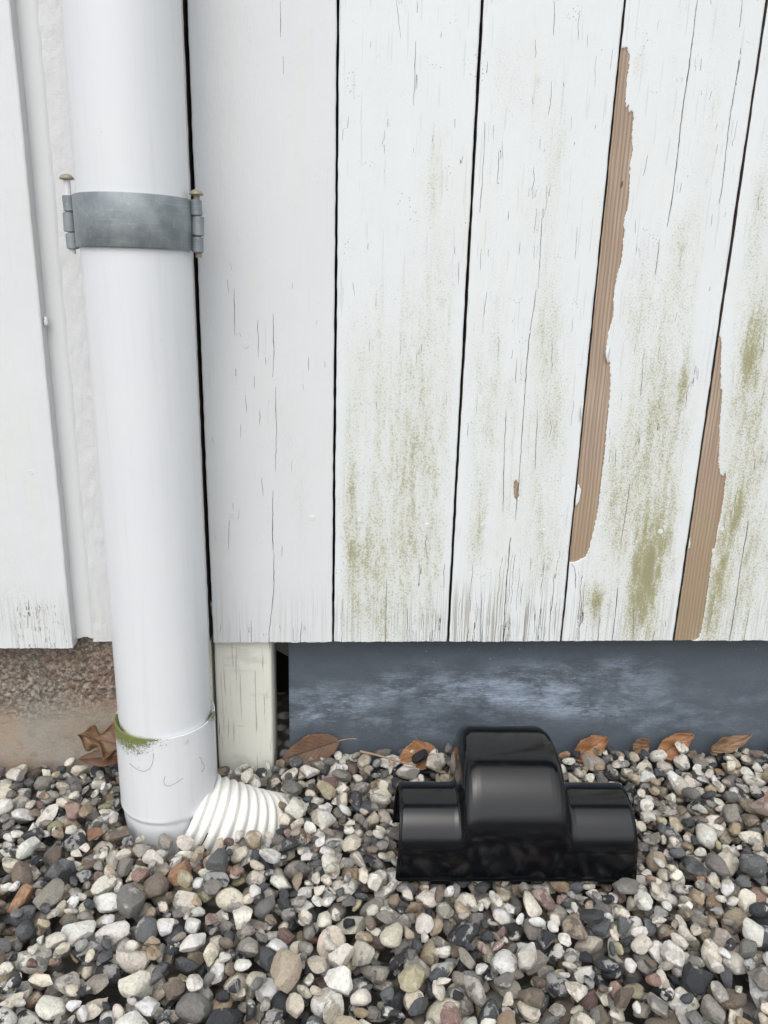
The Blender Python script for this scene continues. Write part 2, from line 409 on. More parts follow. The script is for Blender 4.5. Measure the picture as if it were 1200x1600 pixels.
    nrm = t.bump(h, 0.00045, 1.0)
    return t.fin(col, t.mix(pm, (0.48,) * 3, (0.8,) * 3), nrm)

M = {}
M['board_clean'] = mat_board('paint_cool_white', (0.755, 0.778, 0.79), 1.0, 0.25)
M['board_weathered'] = mat_board('paint_weathered_white', (0.80, 0.838, 0.846), 0.75, 1.0)
M['board_rough'] = mat_board('paint_thick_white', (0.74, 0.75, 0.755), 2.2, 0.25)

def mat_plastic_white():
    t = NT('white_pvc')
    P = t.pos(); moss = t.attr('moss').outputs['Fac']
    n = t.noise(P, 11.0, 4.0)
    col = t.mix(n, (0.725, 0.755, 0.785), (0.765, 0.785, 0.80))
    dn = t.noise(P, 520.0, 3.0, 0.65); dz = t.noise(P, 22.0, 3.0)
    col = t.mix(t.m('MULTIPLY', t.ss(dn, 0.685, 0.74), t.ss(dz, 0.45, 0.64, 0.12, 0.7)), col, (0.22, 0.21, 0.18))
    streak = t.noise(t.scaled(P, (130, 130, 6)), 1.0, 4.0)
    col = t.mix(t.ss(streak, 0.50, 0.76, 0, 0.22), col, (0.58, 0.60, 0.58))
    s = t.noise(P, 380.0, 5.0, 0.7); s2 = t.noise(P, 1100.0, 3.0, 0.7); s3 = t.noise(P, 70.0, 4.0)
    mm = t.m('ADD', moss, t.m('MULTIPLY', t.m('SUBTRACT', s3, 0.5), 1.3))
    mf = t.m('MULTIPLY', t.ss(t.m('ADD', mm, t.m('MULTIPLY', t.m('SUBTRACT', s, 0.5), 2.2)), 0.40, 0.85), t.ss(moss, 0.03, 0.15))
    sp = t.m('MULTIPLY', t.ss(t.m('ADD', t.m('MULTIPLY', moss, 0.35), s2), 0.68, 0.76), t.ss(moss, 0.02, 0.12))
    mc = t.mix(s2, (0.085, 0.105, 0.02), (0.27, 0.29, 0.075))
    col = t.mix(t.m('MULTIPLY', sp, 0.7), col, (0.10, 0.10, 0.06))
    col = t.mix(t.m('MULTIPLY', mf, 0.94), col, mc)
    h = t.m('ADD', t.m('MULTIPLY', t.noise(P, 160.0, 3.0), 0.1), t.m('MULTIPLY', mf, t.m('MULTIPLY', s, 2.2)))
    return t.fin(col, t.mix(mf, (0.36,) * 3, (0.95,) * 3), t.bump(h, 0.0006, 0.8))
M['pvc'] = mat_plastic_white()

def mat_hose():
    t = NT('cream_hose')
    P = t.pos()
    n = t.noise(P, 30.0, 4.0); d = t.noise(P, 300.0, 4.0, 0.65)
    col = t.mix(n, (0.85, 0.85, 0.81), (0.88, 0.88, 0.85))
    groove_tint = t.attr('groove_tint').outputs['Fac']
    col = t.mix(t.m('MULTIPLY', t.ss(d, 0.4, 0.7, 0.15, 0.8), groove_tint), col, (0.50, 0.48, 0.36))
    return t.fin(col, 0.42, t.bump(d, 0.0002, 0.4), Subsurface_Weight=0.08, Subsurface_Radius=(0.01, 0.01, 0.008), Subsurface_Scale=0.3)
M['hose'] = mat_hose()

def mat_zinc():
    t = NT('galvanised_steel')
    P = t.pos()
    n = t.noise(P, 38.0, 5.0, 0.6); v = t.noise(P, 240.0, 4.0, 0.7)
    sp = t.voro(t.scaled(P, (150, 150, 150)), 1.0, out='Color')
    col = t.mix(t.ss(n, 0.35, 0.66), (0.20, 0.235, 0.255), (0.33, 0.365, 0.375))
    spx = t.n('ShaderNodeSeparateXYZ'); t.set(spx.inputs[0], sp)
    col = t.mix(t.m('MULTIPLY', spx.outputs['X'], 0.16), col, (0.24, 0.26, 0.275))
    col = t.mix(t.ss(v, 0.56, 0.74, 0, 0.45), col, (0.45, 0.48, 0.475))
    col = t.mix(t.ss(t.noise(P, 75.0, 4.0), 0.58, 0.74, 0, 0.5), col, (0.21, 0.225, 0.23))
    sc = t.noise(t.scaled(P, (25, 25, 600)), 1.0, 3.0)
    col = t.mix(t.ss(sc, 0.6, 0.75, 0, 0.2), col, (0.6, 0.62, 0.63))
    return t.fin(col, t.ss(n, 0.3, 0.7, 0.42, 0.62), t.bump(v, 0.0003, 0.5), Metallic=0.35)
M['zinc'] = mat_zinc()

def mat_brass():
    t = NT('weathered_brass_head')
    P = t.pos(); n = t.noise(P, 300.0, 4.0)
    return t.fin(t.mix(n, (0.20, 0.18, 0.125), (0.40, 0.37, 0.28)), 0.5, t.bump(n, 0.0003, 0.5), Metallic=0.2)
M['brass'] = mat_brass()

def mat_black():
    t = NT('black_glossy_plastic')
    P = t.objco()
    n = t.noise(P, 60.0, 3.0); s = t.noise(t.scaled(P, (8, 220, 220)), 1.0, 3.0)
    du = t.noise(P, 700.0, 3.0, 0.7)
    col = t.mix(t.ss(du, 0.66, 0.76, 0, 0.30), (0.0035, 0.004, 0.0055), (0.09, 0.09, 0.085))
    r = t.m('ADD', t.ss(s, 0.35, 0.7, 0.12, 0.19), t.ss(n, 0.45, 0.7, 0, 0.04))
    h = t.m('ADD', t.m('MULTIPLY', s, 0.25), t.m('MULTIPLY', n, 0.25))
    return t.fin(col, r, t.bump(h, 0.0003, 0.18), IOR=1.47)
M['black'] = mat_black()

def mat_skirt():
    t = NT('slate_fibre_board')
    P = t.pos()
    a = t.noise(t.scaled(P, (70, 70, 620)), 1.0, 3.0, 0.7)
    b = t.noise(t.scaled(P, (15, 15, 34)), 1.0, 5.0, 0.68)
    c = t.noise(t.scaled(P, (110, 110, 900)), 1.0, 3.0)
    g = t.noise(P, 700.0, 3.0, 0.7)
    band = t.attr('bloom').outputs['Fac']
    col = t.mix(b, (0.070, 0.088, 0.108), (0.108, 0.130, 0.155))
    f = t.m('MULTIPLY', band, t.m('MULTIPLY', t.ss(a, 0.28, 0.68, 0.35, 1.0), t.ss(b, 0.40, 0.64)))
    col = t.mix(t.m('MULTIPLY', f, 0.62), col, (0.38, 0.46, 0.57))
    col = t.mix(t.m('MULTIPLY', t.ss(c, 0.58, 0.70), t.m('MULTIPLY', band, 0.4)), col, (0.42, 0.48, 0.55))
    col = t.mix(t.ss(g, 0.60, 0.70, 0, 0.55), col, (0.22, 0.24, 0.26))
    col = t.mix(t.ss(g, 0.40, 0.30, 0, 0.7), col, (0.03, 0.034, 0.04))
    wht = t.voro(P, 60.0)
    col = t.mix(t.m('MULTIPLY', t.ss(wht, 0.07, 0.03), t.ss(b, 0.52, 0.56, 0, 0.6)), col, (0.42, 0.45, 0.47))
    h = t.m('ADD', t.m('MULTIPLY', a, 0.6), t.m('MULTIPLY', g, 0.5))
    return t.fin(col, 0.62, t.bump(h, 0.0003, 0.7))
M['skirt'] = mat_skirt()

def mat_cream():
    t = NT('old_cream_paint')
    P = t.pos()
    n = t.noise(P, 26.0, 5.0); fine = t.noise(t.scaled(P, (260, 260, 40)), 1.0, 5.0, 0.65)
    col = t.mix(n, (0.76, 0.755, 0.66), (0.80, 0.80, 0.73))
    smear = t.noise(t.scaled(P, (22, 22, 60)), 1.0, 4.0)
    col = t.mix(t.ss(smear, 0.56, 0.70, 0, 0.28), col, (0.40, 0.40, 0.36))
    cr = t.noise(t.scaled(P, (420, 420, 12)), 1.0, 4.0, 0.6)
    cm = t.ss(cr, 0.605, 0.66)
    edge = t.attr('edge').outputs['Fac']
    cm = t.m('MULTIPLY', cm, edge)
    col = t.mix(t.m('MULTIPLY', cm, 0.85), col, (0.10, 0.085, 0.055))
    dirt = t.noise(P, 420.0, 4.0, 0.7)
    col = t.mix(t.ss(dirt, 0.64, 0.72, 0, 0.4), col, (0.25, 0.24, 0.17))
    h = t.m('SUBTRACT', t.m('ADD', t.m('MULTIPLY', fine, 0.9), t.m('MULTIPLY', n, 0.7)), t.m('MULTIPLY', cm, 1.5))
    return t.fin(col, 0.55, t.bump(h, 0.0006, 0.9))
M['cream'] = mat_cream()

def mat_concrete():
    t = NT('old_rendered_concrete')
    P = t.pos()
    pit = t.attr('pit').outputs['Fac']
    a = t.noise(P, 18.0, 5.0); b = t.noise(P, 190.0, 5.0, 0.7); c = t.noise(P, 700.0, 3.0, 0.7)
    col = t.mix(a, (0.30, 0.235, 0.175), (0.42, 0.365, 0.30))
    col = t.mix(t.ss(a, 0.52, 0.70, 0, 0.5), col, (0.40, 0.27, 0.17))
    col = t.mix(t.ss(t.noise(P, 7.0, 3.0), 0.5, 0.7, 0, 0.5), col, (0.34, 0.34, 0.31))
    pm = t.m('MULTIPLY', pit, t.ss(b, 0.40, 0.56))
    col = t.mix(t.m('MULTIPLY', pm, 0.85), col, (0.095, 0.078, 0.065))
    red = t.noise(P, 42.0, 3.0)
    col = t.mix(t.m('MULTIPLY', t.ss(red, 0.54, 0.7), t.m('MULTIPLY', pit, 0.4)), col, (0.20, 0.10, 0.075))
    col = t.mix(t.ss(c, 0.60, 0.72, 0, 0.55), col, (0.55, 0.50, 0.43))
    col = t.mix(t.ss(c, 0.42, 0.30, 0, 0.55), col, (0.16, 0.125, 0.095))
    col = t.mix(t.ss(t.noise(P, 55.0, 4.0, 0.7), 0.52, 0.68, 0, 0.45), col, (0.24, 0.185, 0.135))
    h = t.m('ADD', t.m('MULTIPLY', b, 1.0), t.m('MULTIPLY', c, 0.5))
    return t.fin(col, 0.9, t.bump(h, 0.0014, 0.9))
M['concrete'] = mat_concrete()

def mat_simple(name, c1, c2, scale, rough, dist=0.0005):
    t = NT(name)
    P = t.pos(); n = t.noise(P, scale, 5.0, 0.65)
    return t.fin(t.mix(n, c1, c2), rough, t.bump(n, dist, 0.7))
M['felt_hollow'] = mat_simple('dark_felt_and_hollow', (0.012, 0.010, 0.009), (0.03, 0.024, 0.02), 120, 0.95)
M['timber_dark'] = mat_simple('raw_timber', (0.05, 0.04, 0.03), (0.11, 0.085, 0.06), 80, 0.9)
M['grey_bracket'] = mat_simple('grey_sheet', (0.12, 0.12, 0.11), (0.20, 0.20, 0.185), 90, 0.8)
M['caulk'] = mat_simple('painted_filler', (0.70, 0.715, 0.72), (0.755, 0.765, 0.77), 35, 0.5, 0.0008)
M['soil'] = mat_simple('damp_soil', (0.045, 0.038, 0.03), (0.13, 0.115, 0.095), 60, 0.95, 0.004)
M['hair'] = mat_simple('dark_strand', (0.05, 0.05, 0.045), (0.11, 0.105, 0.09), 200, 0.7)
M['slot'] = mat_simple('drain_slot', (0.006, 0.006, 0.006), (0.015, 0.014, 0.012), 200, 0.9)
M['twig'] = mat_simple('dry_twig', (0.26, 0.18, 0.11), (0.42, 0.32, 0.215), 220, 0.8)

def mat_leaf(name, c1, c2, c3):
    t = NT(name)
    P = t.objco()
    u = t.attr('leafuv')
    sp = t.n('ShaderNodeSeparateXYZ'); t.set(sp.inputs[0], u.outputs['Vector'])
    n = t.noise(P, 60.0, 5.0, 0.6); f = t.noise(P, 500.0, 4.0, 0.7)
    col = t.mix(t.ss(n, 0.3, 0.7), c1, c2)
    col = t.mix(t.ss(f, 0.55, 0.75, 0, 0.55), col, c3)
    av = t.m('ABSOLUTE', sp.outputs['Y'])
    # side veins run forward from the midrib
    vv = t.m('ABSOLUTE', t.m('SINE', t.m('MULTIPLY', t.m('SUBTRACT', sp.outputs['X'], t.m('MULTIPLY', av, 0.34)), 30.0)))
    vein = t.m('MAXIMUM', t.ss(vv, 0.16, 0.02, 0, 0.6), t.ss(av, 0.055, 0.02))
    col = t.mix(t.m('MULTIPLY', vein, 0.55), col, c3)
    h = t.m('ADD', t.m('MULTIPLY', vein, -1.0), t.m('MULTIPLY', f, 0.5))
    return t.fin(col, 0.5, t.bump(h, 0.0008, 0.8))
M['leaf_orange'] = mat_leaf('dry_leaf_orange', (0.235, 0.105, 0.042), (0.37, 0.19, 0.085), (0.125, 0.052, 0.022))
M['leaf_brown'] = mat_leaf('dry_leaf_brown', (0.085, 0.042, 0.021), (0.15, 0.075, 0.036), (0.045, 0.022, 0.012))
M['leaf_tan'] = mat_leaf('dry_leaf_tan', (0.15, 0.085, 0.045), (0.25, 0.155, 0.088), (0.08, 0.043, 0.023))

def mat_stone():
    t = NT('pebble_stone')
    ca = t.attr('col_a').outputs['Color']; cb = t.attr('col_b').outputs['Color']
    par = t.n('ShaderNodeSeparateXYZ'); t.set(par.inputs[0], t.attr('par').outputs['Vector'])
    patch, speck, gloss = par.outputs
    S = t.attr('sco').outputs['Vector']            # centimetres inside the stone
    n1 = t.noise(S, 0.62, 4.0, 0.62)
    pm = t.ss(t.m('ADD', n1, patch), 0.975, 1.04)
    col = t.mix(pm, ca, cb)
    n2 = t.noise(S, 3.0, 3.5, 0.7)
    col = t.mix(t.ss(n2, 0.38, 0.72, 0.0, 0.40), col, t.mix(1.0, col, (0.50, 0.46, 0.40), 'MULTIPLY'))
    n3 = t.noise(S, 15.0, 2.0, 0.7)
    dark = t.mix(1.0, col, (0.28, 0.27, 0.26), 'MULTIPLY')
    col = t.mix(t.m('MULTIPLY', t.ss(n3, 0.55, 0.68), speck), col, dark)
    lite = t.mix(0.5, col, (0.78, 0.76, 0.70))
    col = t.mix(t.m('MULTIPLY', t.ss(n3, 0.43, 0.32), t.m('MULTIPLY', speck, 0.8)), col, lite)
    v = t.voro(S, 5.5)
    pit = t.m('MULTIPLY', t.ss(v, 0.20, 0.08), t.ss(n2, 0.48, 0.6))
    col = t.mix(t.m('MULTIPLY', pit, 0.55), col, (0.10, 0.09, 0.075))
    h = t.m('ADD', t.m('MULTIPLY', n2, 1.0), t.m('MULTIPLY', n3, 0.30))
    h = t.m('SUBTRACT', h, t.m('MULTIPLY', pit, 0.6))
    return t.fin(col, t.m('SUBTRACT', 0.86, gloss), t.bump(h, 0.0024, 0.9))
M['stone'] = mat_stone()

# ------------------------------------------------------------------ ground sheet
def terrain(x, y):
    """level of the soil under the pebbles; it rises a little towards the left end of the wall"""
    x = np.asarray(x, float); y = np.asarray(y, float)
    rise = 0.020 * sstep(-0.12, -0.30, x) * sstep(-0.16, 0.0, y)
    lump = 0.004 * (np.sin(x * 13.0 + 1.0) * np.cos(y * 17.0) )
    return -0.030 + rise + lump

GX0, GX1, GY0, GY1 = -0.80, 0.95, -0.80, 0.03
xs = np.concatenate([[-60, -15, -4, -1.6], np.linspace(GX0, GX1, 90), [1.8, 4, 15, 60]])
ys = np.concatenate([[-60, -15, -4, -1.6], np.linspace(GY0, 0.05, 50), [0.3, 1.5, 6, 30]])
gx, gy = np.meshgrid(xs, ys)
gz = terrain(np.clip(gx, GX0, GX1), np.clip(gy, GY0, 0.05))
far = (gx < GX0) | (gx > GX1) | (gy < GY0)
gz = np.where(far, gz + 0.012, gz)
def mat_ground():
    t = NT('gravel_ground')
    P = t.pos()
    v = t.n('ShaderNodeTexVoronoi'); t.set(v.inputs['Vector'], P); v.inputs['Scale'].default_value = 42
    n = t.noise(P, 60.0, 5.0, 0.65)
    sp = t.n('ShaderNodeSeparateXYZ'); t.set(sp.inputs[0], v.outputs['Color'])
    st = t.mix(t.ss(sp.outputs['X'], 0.2, 0.8), (0.13, 0.125, 0.115), (0.48, 0.46, 0.41))
    col = t.mix(t.ss(v.outputs['Distance'], 0.30, 0.58), st, (0.05, 0.045, 0.037))
    col = t.mix(t.m('MULTIPLY', n, 0.35), col, (0.10, 0.09, 0.075))
    h = t.m('SUBTRACT', 1.0, v.outputs['Distance'])
    return t.fin(col, 0.92, t.bump(h, 0.012, 0.9))
ground = obj('ground', mesh_np('ground', np.stack([gx, gy, gz], -1).reshape(-1, 3), grid_faces(len(ys), len(xs))), mat_ground())
tag(ground, 'bed of loose mixed pebbles along the foot of the wall', None, kind='structure')

# ------------------------------------------------------------------ board wall
BZ0, BZD, BZ1 = 0.1890, 0.945, 2.45
clad = empty('timber_cladding', (0.12, 0.01, BZ0))
tag(clad, 'white painted vertical timber board cladding, weathered and peeling towards the right', 'wall')
NSEED = VNoise(3); NS2 = VNoise(8)

def random_cracks(rng, x0, x1, z0, z1, n, lmin, lmax, w):
    out = []
    for i in range(n):
        x = rng.uniform(x0 + 0.004, x1 - 0.004); z = rng.uniform(z0, z1); L = rng.uniform(lmin, lmax) * rng.uniform(0.3, 1)
        k = max(3, int(L / 0.008) + 2)
        pts = [(x + rng.normal(0, 0.0004) + 0.0006 * math.sin(j * 0.9 + i), z - L * j / (k - 1)) for j in range(k)]
        out.append((w * rng.uniform(0.5, 1.2), pts))
    return out

def make_board(x0, x1, y, mat, bid, seed, dx=0.0012, dz=0.002, peels=(), islands=(), extra=(), algae=0.0, weather=0.0, cup=0.0, edge=0.0011, name='board', thick=0.02, rough=0.0, side_bare=12):
    nz = int((BZD - BZ0) / dz) + 1
    zs = np.concatenate([np.linspace(BZ0, BZD, nz), np.linspace(BZD + 0.03, BZ1, 26)])
    nc = int((x1 - x0) / dx) + 1
    xv = np.linspace(x0, x1, nc)
    X, Z = np.meshgrid(xv, zs)
    rng = np.random.default_rng(seed)
    # uneven edges and foot
    wob = lambda s, zz: 0.0012 * (NSEED.fbm(zz * 14 + s, zz * 0 + s) - 0.5) + 0.0005 * (NS2.at(zz * 90 + s, zz * 0) - 0.5)
    u = (X - x0) / (x1 - x0)
    X = X + wob(seed * 3.1, Z) * (1 - u) + wob(seed * 5.7 + 20, Z) * u
    foot = 0.0016 * (NSEED.fbm(xv * 60 + seed, xv * 0 + 2.0) - 0.5) + 0.0008 * (NS2.at(xv * 320 + seed * 2, xv * 0) - 0.5)
    Z[0] += foot
    # signed distances: peel (mm) and cracks (mm, horizontal)
    peel = np.full(X.shape, -12.0)
    for pol in peels: peel = np.maximum(peel, poly_sdf(X, Z, pol) * 1000)
    for pol in islands: peel = np.minimum(peel, -poly_sdf(X, Z, pol) * 1000)
    peel = np.clip(peel, -12, 12)
    cd = np.full(X.shape, 12.0); cw = np.full(X.shape, -1.0); best = np.full(X.shape, 12.0)
    lst = [(w * 0.72, p) for b, w, p in CRACKS if b == bid] + [(w * 0.55, p) for w, p in extra]
    for w, p in lst:
        pz = np.array([q[1] for q in p]); px = np.array([q[0] for q in p])
        o_ = np.argsort(pz); pz = pz[o_]; px = px[o_]
        rows = np.where((zs >= pz[0] - 0.002) & (zs <= pz[-1] + 0.002))[0]
        if len(rows) == 0: continue
        zr = zs[rows]
        cx = np.interp(zr, pz, px) + 0.0007 * (NSEED.at(zr * 130 + w * 50 + px[0] * 90, zr * 0 + seed) - 0.5)
        L = pz[-1] - pz[0]
        tp = np.clip(np.minimum(zr - pz[0], pz[-1] - zr) / min(0.02, L * 0.4 + 1e-6), 0, 1)
        if pz[0] < BZ0 + 0.004: tp = np.clip((pz[-1] - zr) / min(0.02, L * 0.4), 0, 1)
        ww = 0.5 * w * (0.2 + 0.75 * np.sqrt(tp)) * (0.6 + 0.8 * NS2.at(zr * 60 + px[0] * 300, zr * 0)) - 0.35 * (tp <= 0)
        d = (X[rows] - cx[:, None]) * 1000
        sc = np.abs(d) - ww[:, None]
        better = sc < best[rows]
        cd[rows] = np.where(better, d, cd[rows]); cw[rows] = np.where(better, ww[:, None], cw[rows]); best[rows] = np.where(better, sc, best[rows])
    cd = np.clip(cd, -12, 12)
    # algae film
    al = np.zeros(X.shape)
    if algae:
        for ax, az, sx, sz, am in ALGAE:
            if ax < x0 - 0.004 or ax > x1 + 0.004: continue
            al += am * np.exp(-((X - ax) / sx) ** 2 * 0.6 - ((Z - az) / sz) ** 2 * 0.6)
        low = sstep(0.80, 0.30, Z)
        streak = NSEED.fbm(X * 75 + seed, Z * 5)
        al += algae * (0.12 + 0.26 * low) * sstep(0.36, 0.75, streak)
        al += algae * (0.11 + 0.14 * sstep(0.75, 0.25, Z))
        al *= 0.55 + 0.9 * NS2.fbm(X * 160 + seed, Z * 60)
        d_edge = np.minimum(X - x0, x1 - X)
        al *= 0.55 + 0.45 * sstep(0.0, 0.02, d_edge)
    we = weather * sstep(0.285, 0.215, Z + 0.05 * (NSEED.fbm(X * 45 + seed, Z * 6) - 0.5)) * sstep(0.25, 0.5, NS2.fbm(X * 60 + seed * 7, Z * 12))
    # front face relief
    Yf = y + cup * (2 * u - 1) ** 2 + 0.0006 * (NSEED.fbm(X * 22 + seed, Z * 3) - 0.5)
    if rough: Yf += rough * (NS2.fbm(X * 130 + seed, Z * 55, 3) - 0.5)
    de = np.minimum(X - X[:, :1], X[:, -1:] - X)
    Yf += edge * (1 - np.sqrt(np.clip(1 - (1 - np.clip(de / edge, 0, 1)) ** 2, 0, 1)))
    Yf += 0.0010 * sstep(-0.3, 0.5, peel)
    nr = len(zs)
    V = [np.stack([X, Yf, Z], -1).reshape(-1, 3)]; F = [grid_faces(nr, nc)]
    A = {'peel': [peel.ravel()], 'crackd': [cd.ravel()], 'crackw': [cw.ravel()], 'algae': [al.ravel()], 'weather': [we.ravel()]}
    cnt = nr * nc
    def strip(front, flip, bare=-12):
        nonlocal cnt
        k = len(front)
        back = front.copy(); back[:, 1] = y + thick
        V.append(np.concatenate([front, back]))
        i = np.arange(k - 1)
        q = np.stack([i, i + 1, i + 1 + k, i + k], -1) + cnt
        F.append(q[:, ::-1] if flip else q)
        for kk, val in (('peel', bare), ('crackd', 0 if bare > 0 else 12), ('crackw', 5 if bare > 0 else -1), ('algae', 0.25 * algae), ('weather', 0)):
            A[kk].append(np.full(2 * k, val))
        cnt += 2 * k
    G = V[0].reshape(nr, nc, 3)
    strip(G[:, 0].copy(), False, side_bare); strip(G[:, -1].copy(), True, side_bare); strip(G[0].copy(), True)
    me = mesh_np(name, np.concatenate(V), np.concatenate(F), True, {k: np.concatenate(v) for k, v in A.items()})
    o = obj(name, me, M[mat], clad)
    o.matrix_parent_inverse = Matrix.Translation(-Vector(clad.location))
    return o

def nail_head(board, x, z, y, mat, r=0.0042):
    bm = bmesh.new()
    bmesh.ops.create_cone(bm, cap_ends=True, segments=18, radius1=r, radius2=r * 0.86, depth=0.0014)
    for v in bm.verts: v.co.z += 0.0007
    tops = [e for e in bm.edges if all(v.co.z > 0.001 for v in e.verts)]
    bmesh.ops.bevel(bm, geom=tops, offset=r * 0.18, segments=2, affect='EDGES')
    o = bm_obj('nail_head', bm, M[mat], board, True, 40)
    o.location = (x, y + 0.0009, z)
    o.rotation_euler = (math.radians(90) + random.uniform(-.08, .08), random.uniform(-.06, .06), 0)
    me = o.data
    k = len(me.vertices)
    for key, val in (('peel', -12), ('crackd', 12), ('crackw', -1), ('algae', 0.45 if mat == 'board_weathered' else 0.0), ('weather', 0)):
        add_attr(me, key, np.full(k, val))
    return o

rg = np.random.default_rng(21)
G = 0.0022
# board (x0, x1): the joints open a few millimetres
b0 = make_board(-0.3000, -0.1548, 0.0035, 'board_rough', 10, 1, rough=0.0016, algae=0.03, weather=0.25)
b1 = make_board(-0.1497, 0.0006, 0.0, 'board_clean', 1, 2, algae=0.12, weather=0.35, cup=0.0007,
                extra=random_cracks(rg, -0.148, 0.0, 0.3, 0.66, 20, 0.004, 0.03, 0.4) + random_cracks(rg, -0.148, 0.0, 0.2, 0.24, 6, 0.01, 0.03, 0.6))
b2 = make_board(0.0036, 0.1490, 0.0006, 'board_weathered', 2, 3, algae=0.62, weather=0.7, cup=0.0005,
                extra=random_cracks(rg, 0.006, 0.147, 0.45, 0.93, 26, 0.005, 0.035, 0.42) + random_cracks(rg, 0.09, 0.147, 0.19, 0.30, 16, 0.02, 0.07, 0.6))
b3 = make_board(0.1522, 0.2986, 0.0, 'board_weathered', 3, 4, algae=0.65, weather=1.5, peels=[CHIP], cup=0.0006,
                extra=random_cracks(rg, 0.155, 0.296, 0.45, 0.93, 40, 0.006, 0.045, 0.45) + random_cracks(rg, 0.155, 0.296, 0.19, 0.32, 34, 0.02, 0.08, 0.6))
b4 = make_board(0.3012, 0.4505, 0.0004, 'board_weathered', 4, 5, algae=0.8, weather=0.6, peels=[PEEL_A], islands=[ISLANDS[0]], cup=0.0006,
                extra=random_cracks(rg, 0.33, 0.448, 0.4, 0.93, 38, 0.005, 0.04, 0.45) + random_cracks(rg, 0.305, 0.33, 0.19, 0.29, 10, 0.03, 0.09, 0.7))
b5 = make_board(0.4529, 0.6035, -0.0004, 'board_weathered', 5, 6, algae=1.0, weather=0.5, peels=[PEEL_B], islands=ISLANDS[1:],
                extra=random_cracks(rg, 0.49, 0.60, 0.3, 0.93, 30, 0.005, 0.05, 0.5))
b6 = make_board(0.6065, 0.7560, 0.0, 'board_weathered', 6, 7, dx=0.004, dz=0.008, algae=0.9, weather=0.5)
b7 = make_board(0.7590, 0.9080, 0.0003, 'board_weathered', 7, 8, dx=0.004, dz=0.008, algae=0.9, weather=0.5)
b8 = make_board(0.9110, 1.0600, 0.0, 'board_weathered', 8, 9, dx=0.004, dz=0.008, algae=0.9, weather=0.5)
bl = make_board(-0.470, -0.3190, -0.0140, 'board_clean', 0, 10, side_bare=-12, algae=0.08, weather=0.5, rough=0.0003,
                extra=random_cracks(rg, -0.39, -0.322, 0.19, 0.25, 60, 0.004, 0.014, 0.6))
bl2 = make_board(-0.626, -0.4730, -0.0140, 'board_clean', 9, 11, dx=0.004, dz=0.008, algae=0.08)
bl3 = make_board(-0.782, -0.6290, -0.0140, 'board_clean', 11, 12, dx=0.004, dz=0.008, algae=0.08)

for b, x, z, y, mt in ((b1, -0.1198, 0.3588, 0, 'board_clean'), (b1, -0.0243, 0.3546, 0, 'board_clean'), (b1, -0.0995, 0.5594, 0, 'board_clean'),
                       (b2, 0.0327, 0.3534, 0.0006, 'board_weathered'), (b2, 0.1173, 0.3457, 0.0006, 'board_weathered'),
                       (b3, 0.1868, 0.3461, 0, 'board_weathered'), (b3, 0.2631, 0.3399, 0, 'board_weathered'),
                       (b4, 0.3381, 0.3487, 0.0004, 'board_weathered'), (b4, 0.4133, 0.3407, 0.0004, 'board_weathered'),
                       (b5, 0.4927, 0.3446, -0.0004, 'board_weathered'), (b5, 0.570, 0.343, -0.0004, 'board_weathered'),
                       (bl, -0.3470, 0.4120, -0.014, 'board_clean'), (b0, -0.2830, 0.4120, 0.0035, 'board_rough')):
    nail_head(b, x, z, y, mt)

def clad_part(name, bm, mat):
    o = bm_obj(name, bm, mat, clad)
    o.matrix_parent_inverse = Matrix.Translation(-Vector(clad.location))
    return o
# smooth filler strip in the corner beside the proud board
zs_ = np.concatenate([np.linspace(BZ0 + 0.004, 0.95, 220), [1.4, 2.45]])
cols = np.linspace(0, 1, 9)
UU, ZZ = np.meshgrid(cols, zs_)
XX = -0.3205 + UU * 0.0235 + 0.0014 * (NSEED.fbm(ZZ * 22, ZZ * 0 + 3) - 0.5) * UU
YY = 0.0030 - 0.0012 * UU + 0.0006 * (NS2.fbm(XX * 90, ZZ * 20) - 0.5) + 0.0022 * np.clip(UU - 0.94, 0, 1) / 0.06
ZZ2 = ZZ.copy(); ZZ2[0] += 0.004 * (NS2.at(cols * 6, cols * 0))
fl = obj('filler_strip', mesh_np('filler_strip', np.stack([XX, YY, ZZ2], -1).reshape(-1, 3), grid_faces(len(zs_), 9)), M['caulk'], clad)
fl.matrix_parent_inverse = Matrix.Translation(-Vector(clad.location))
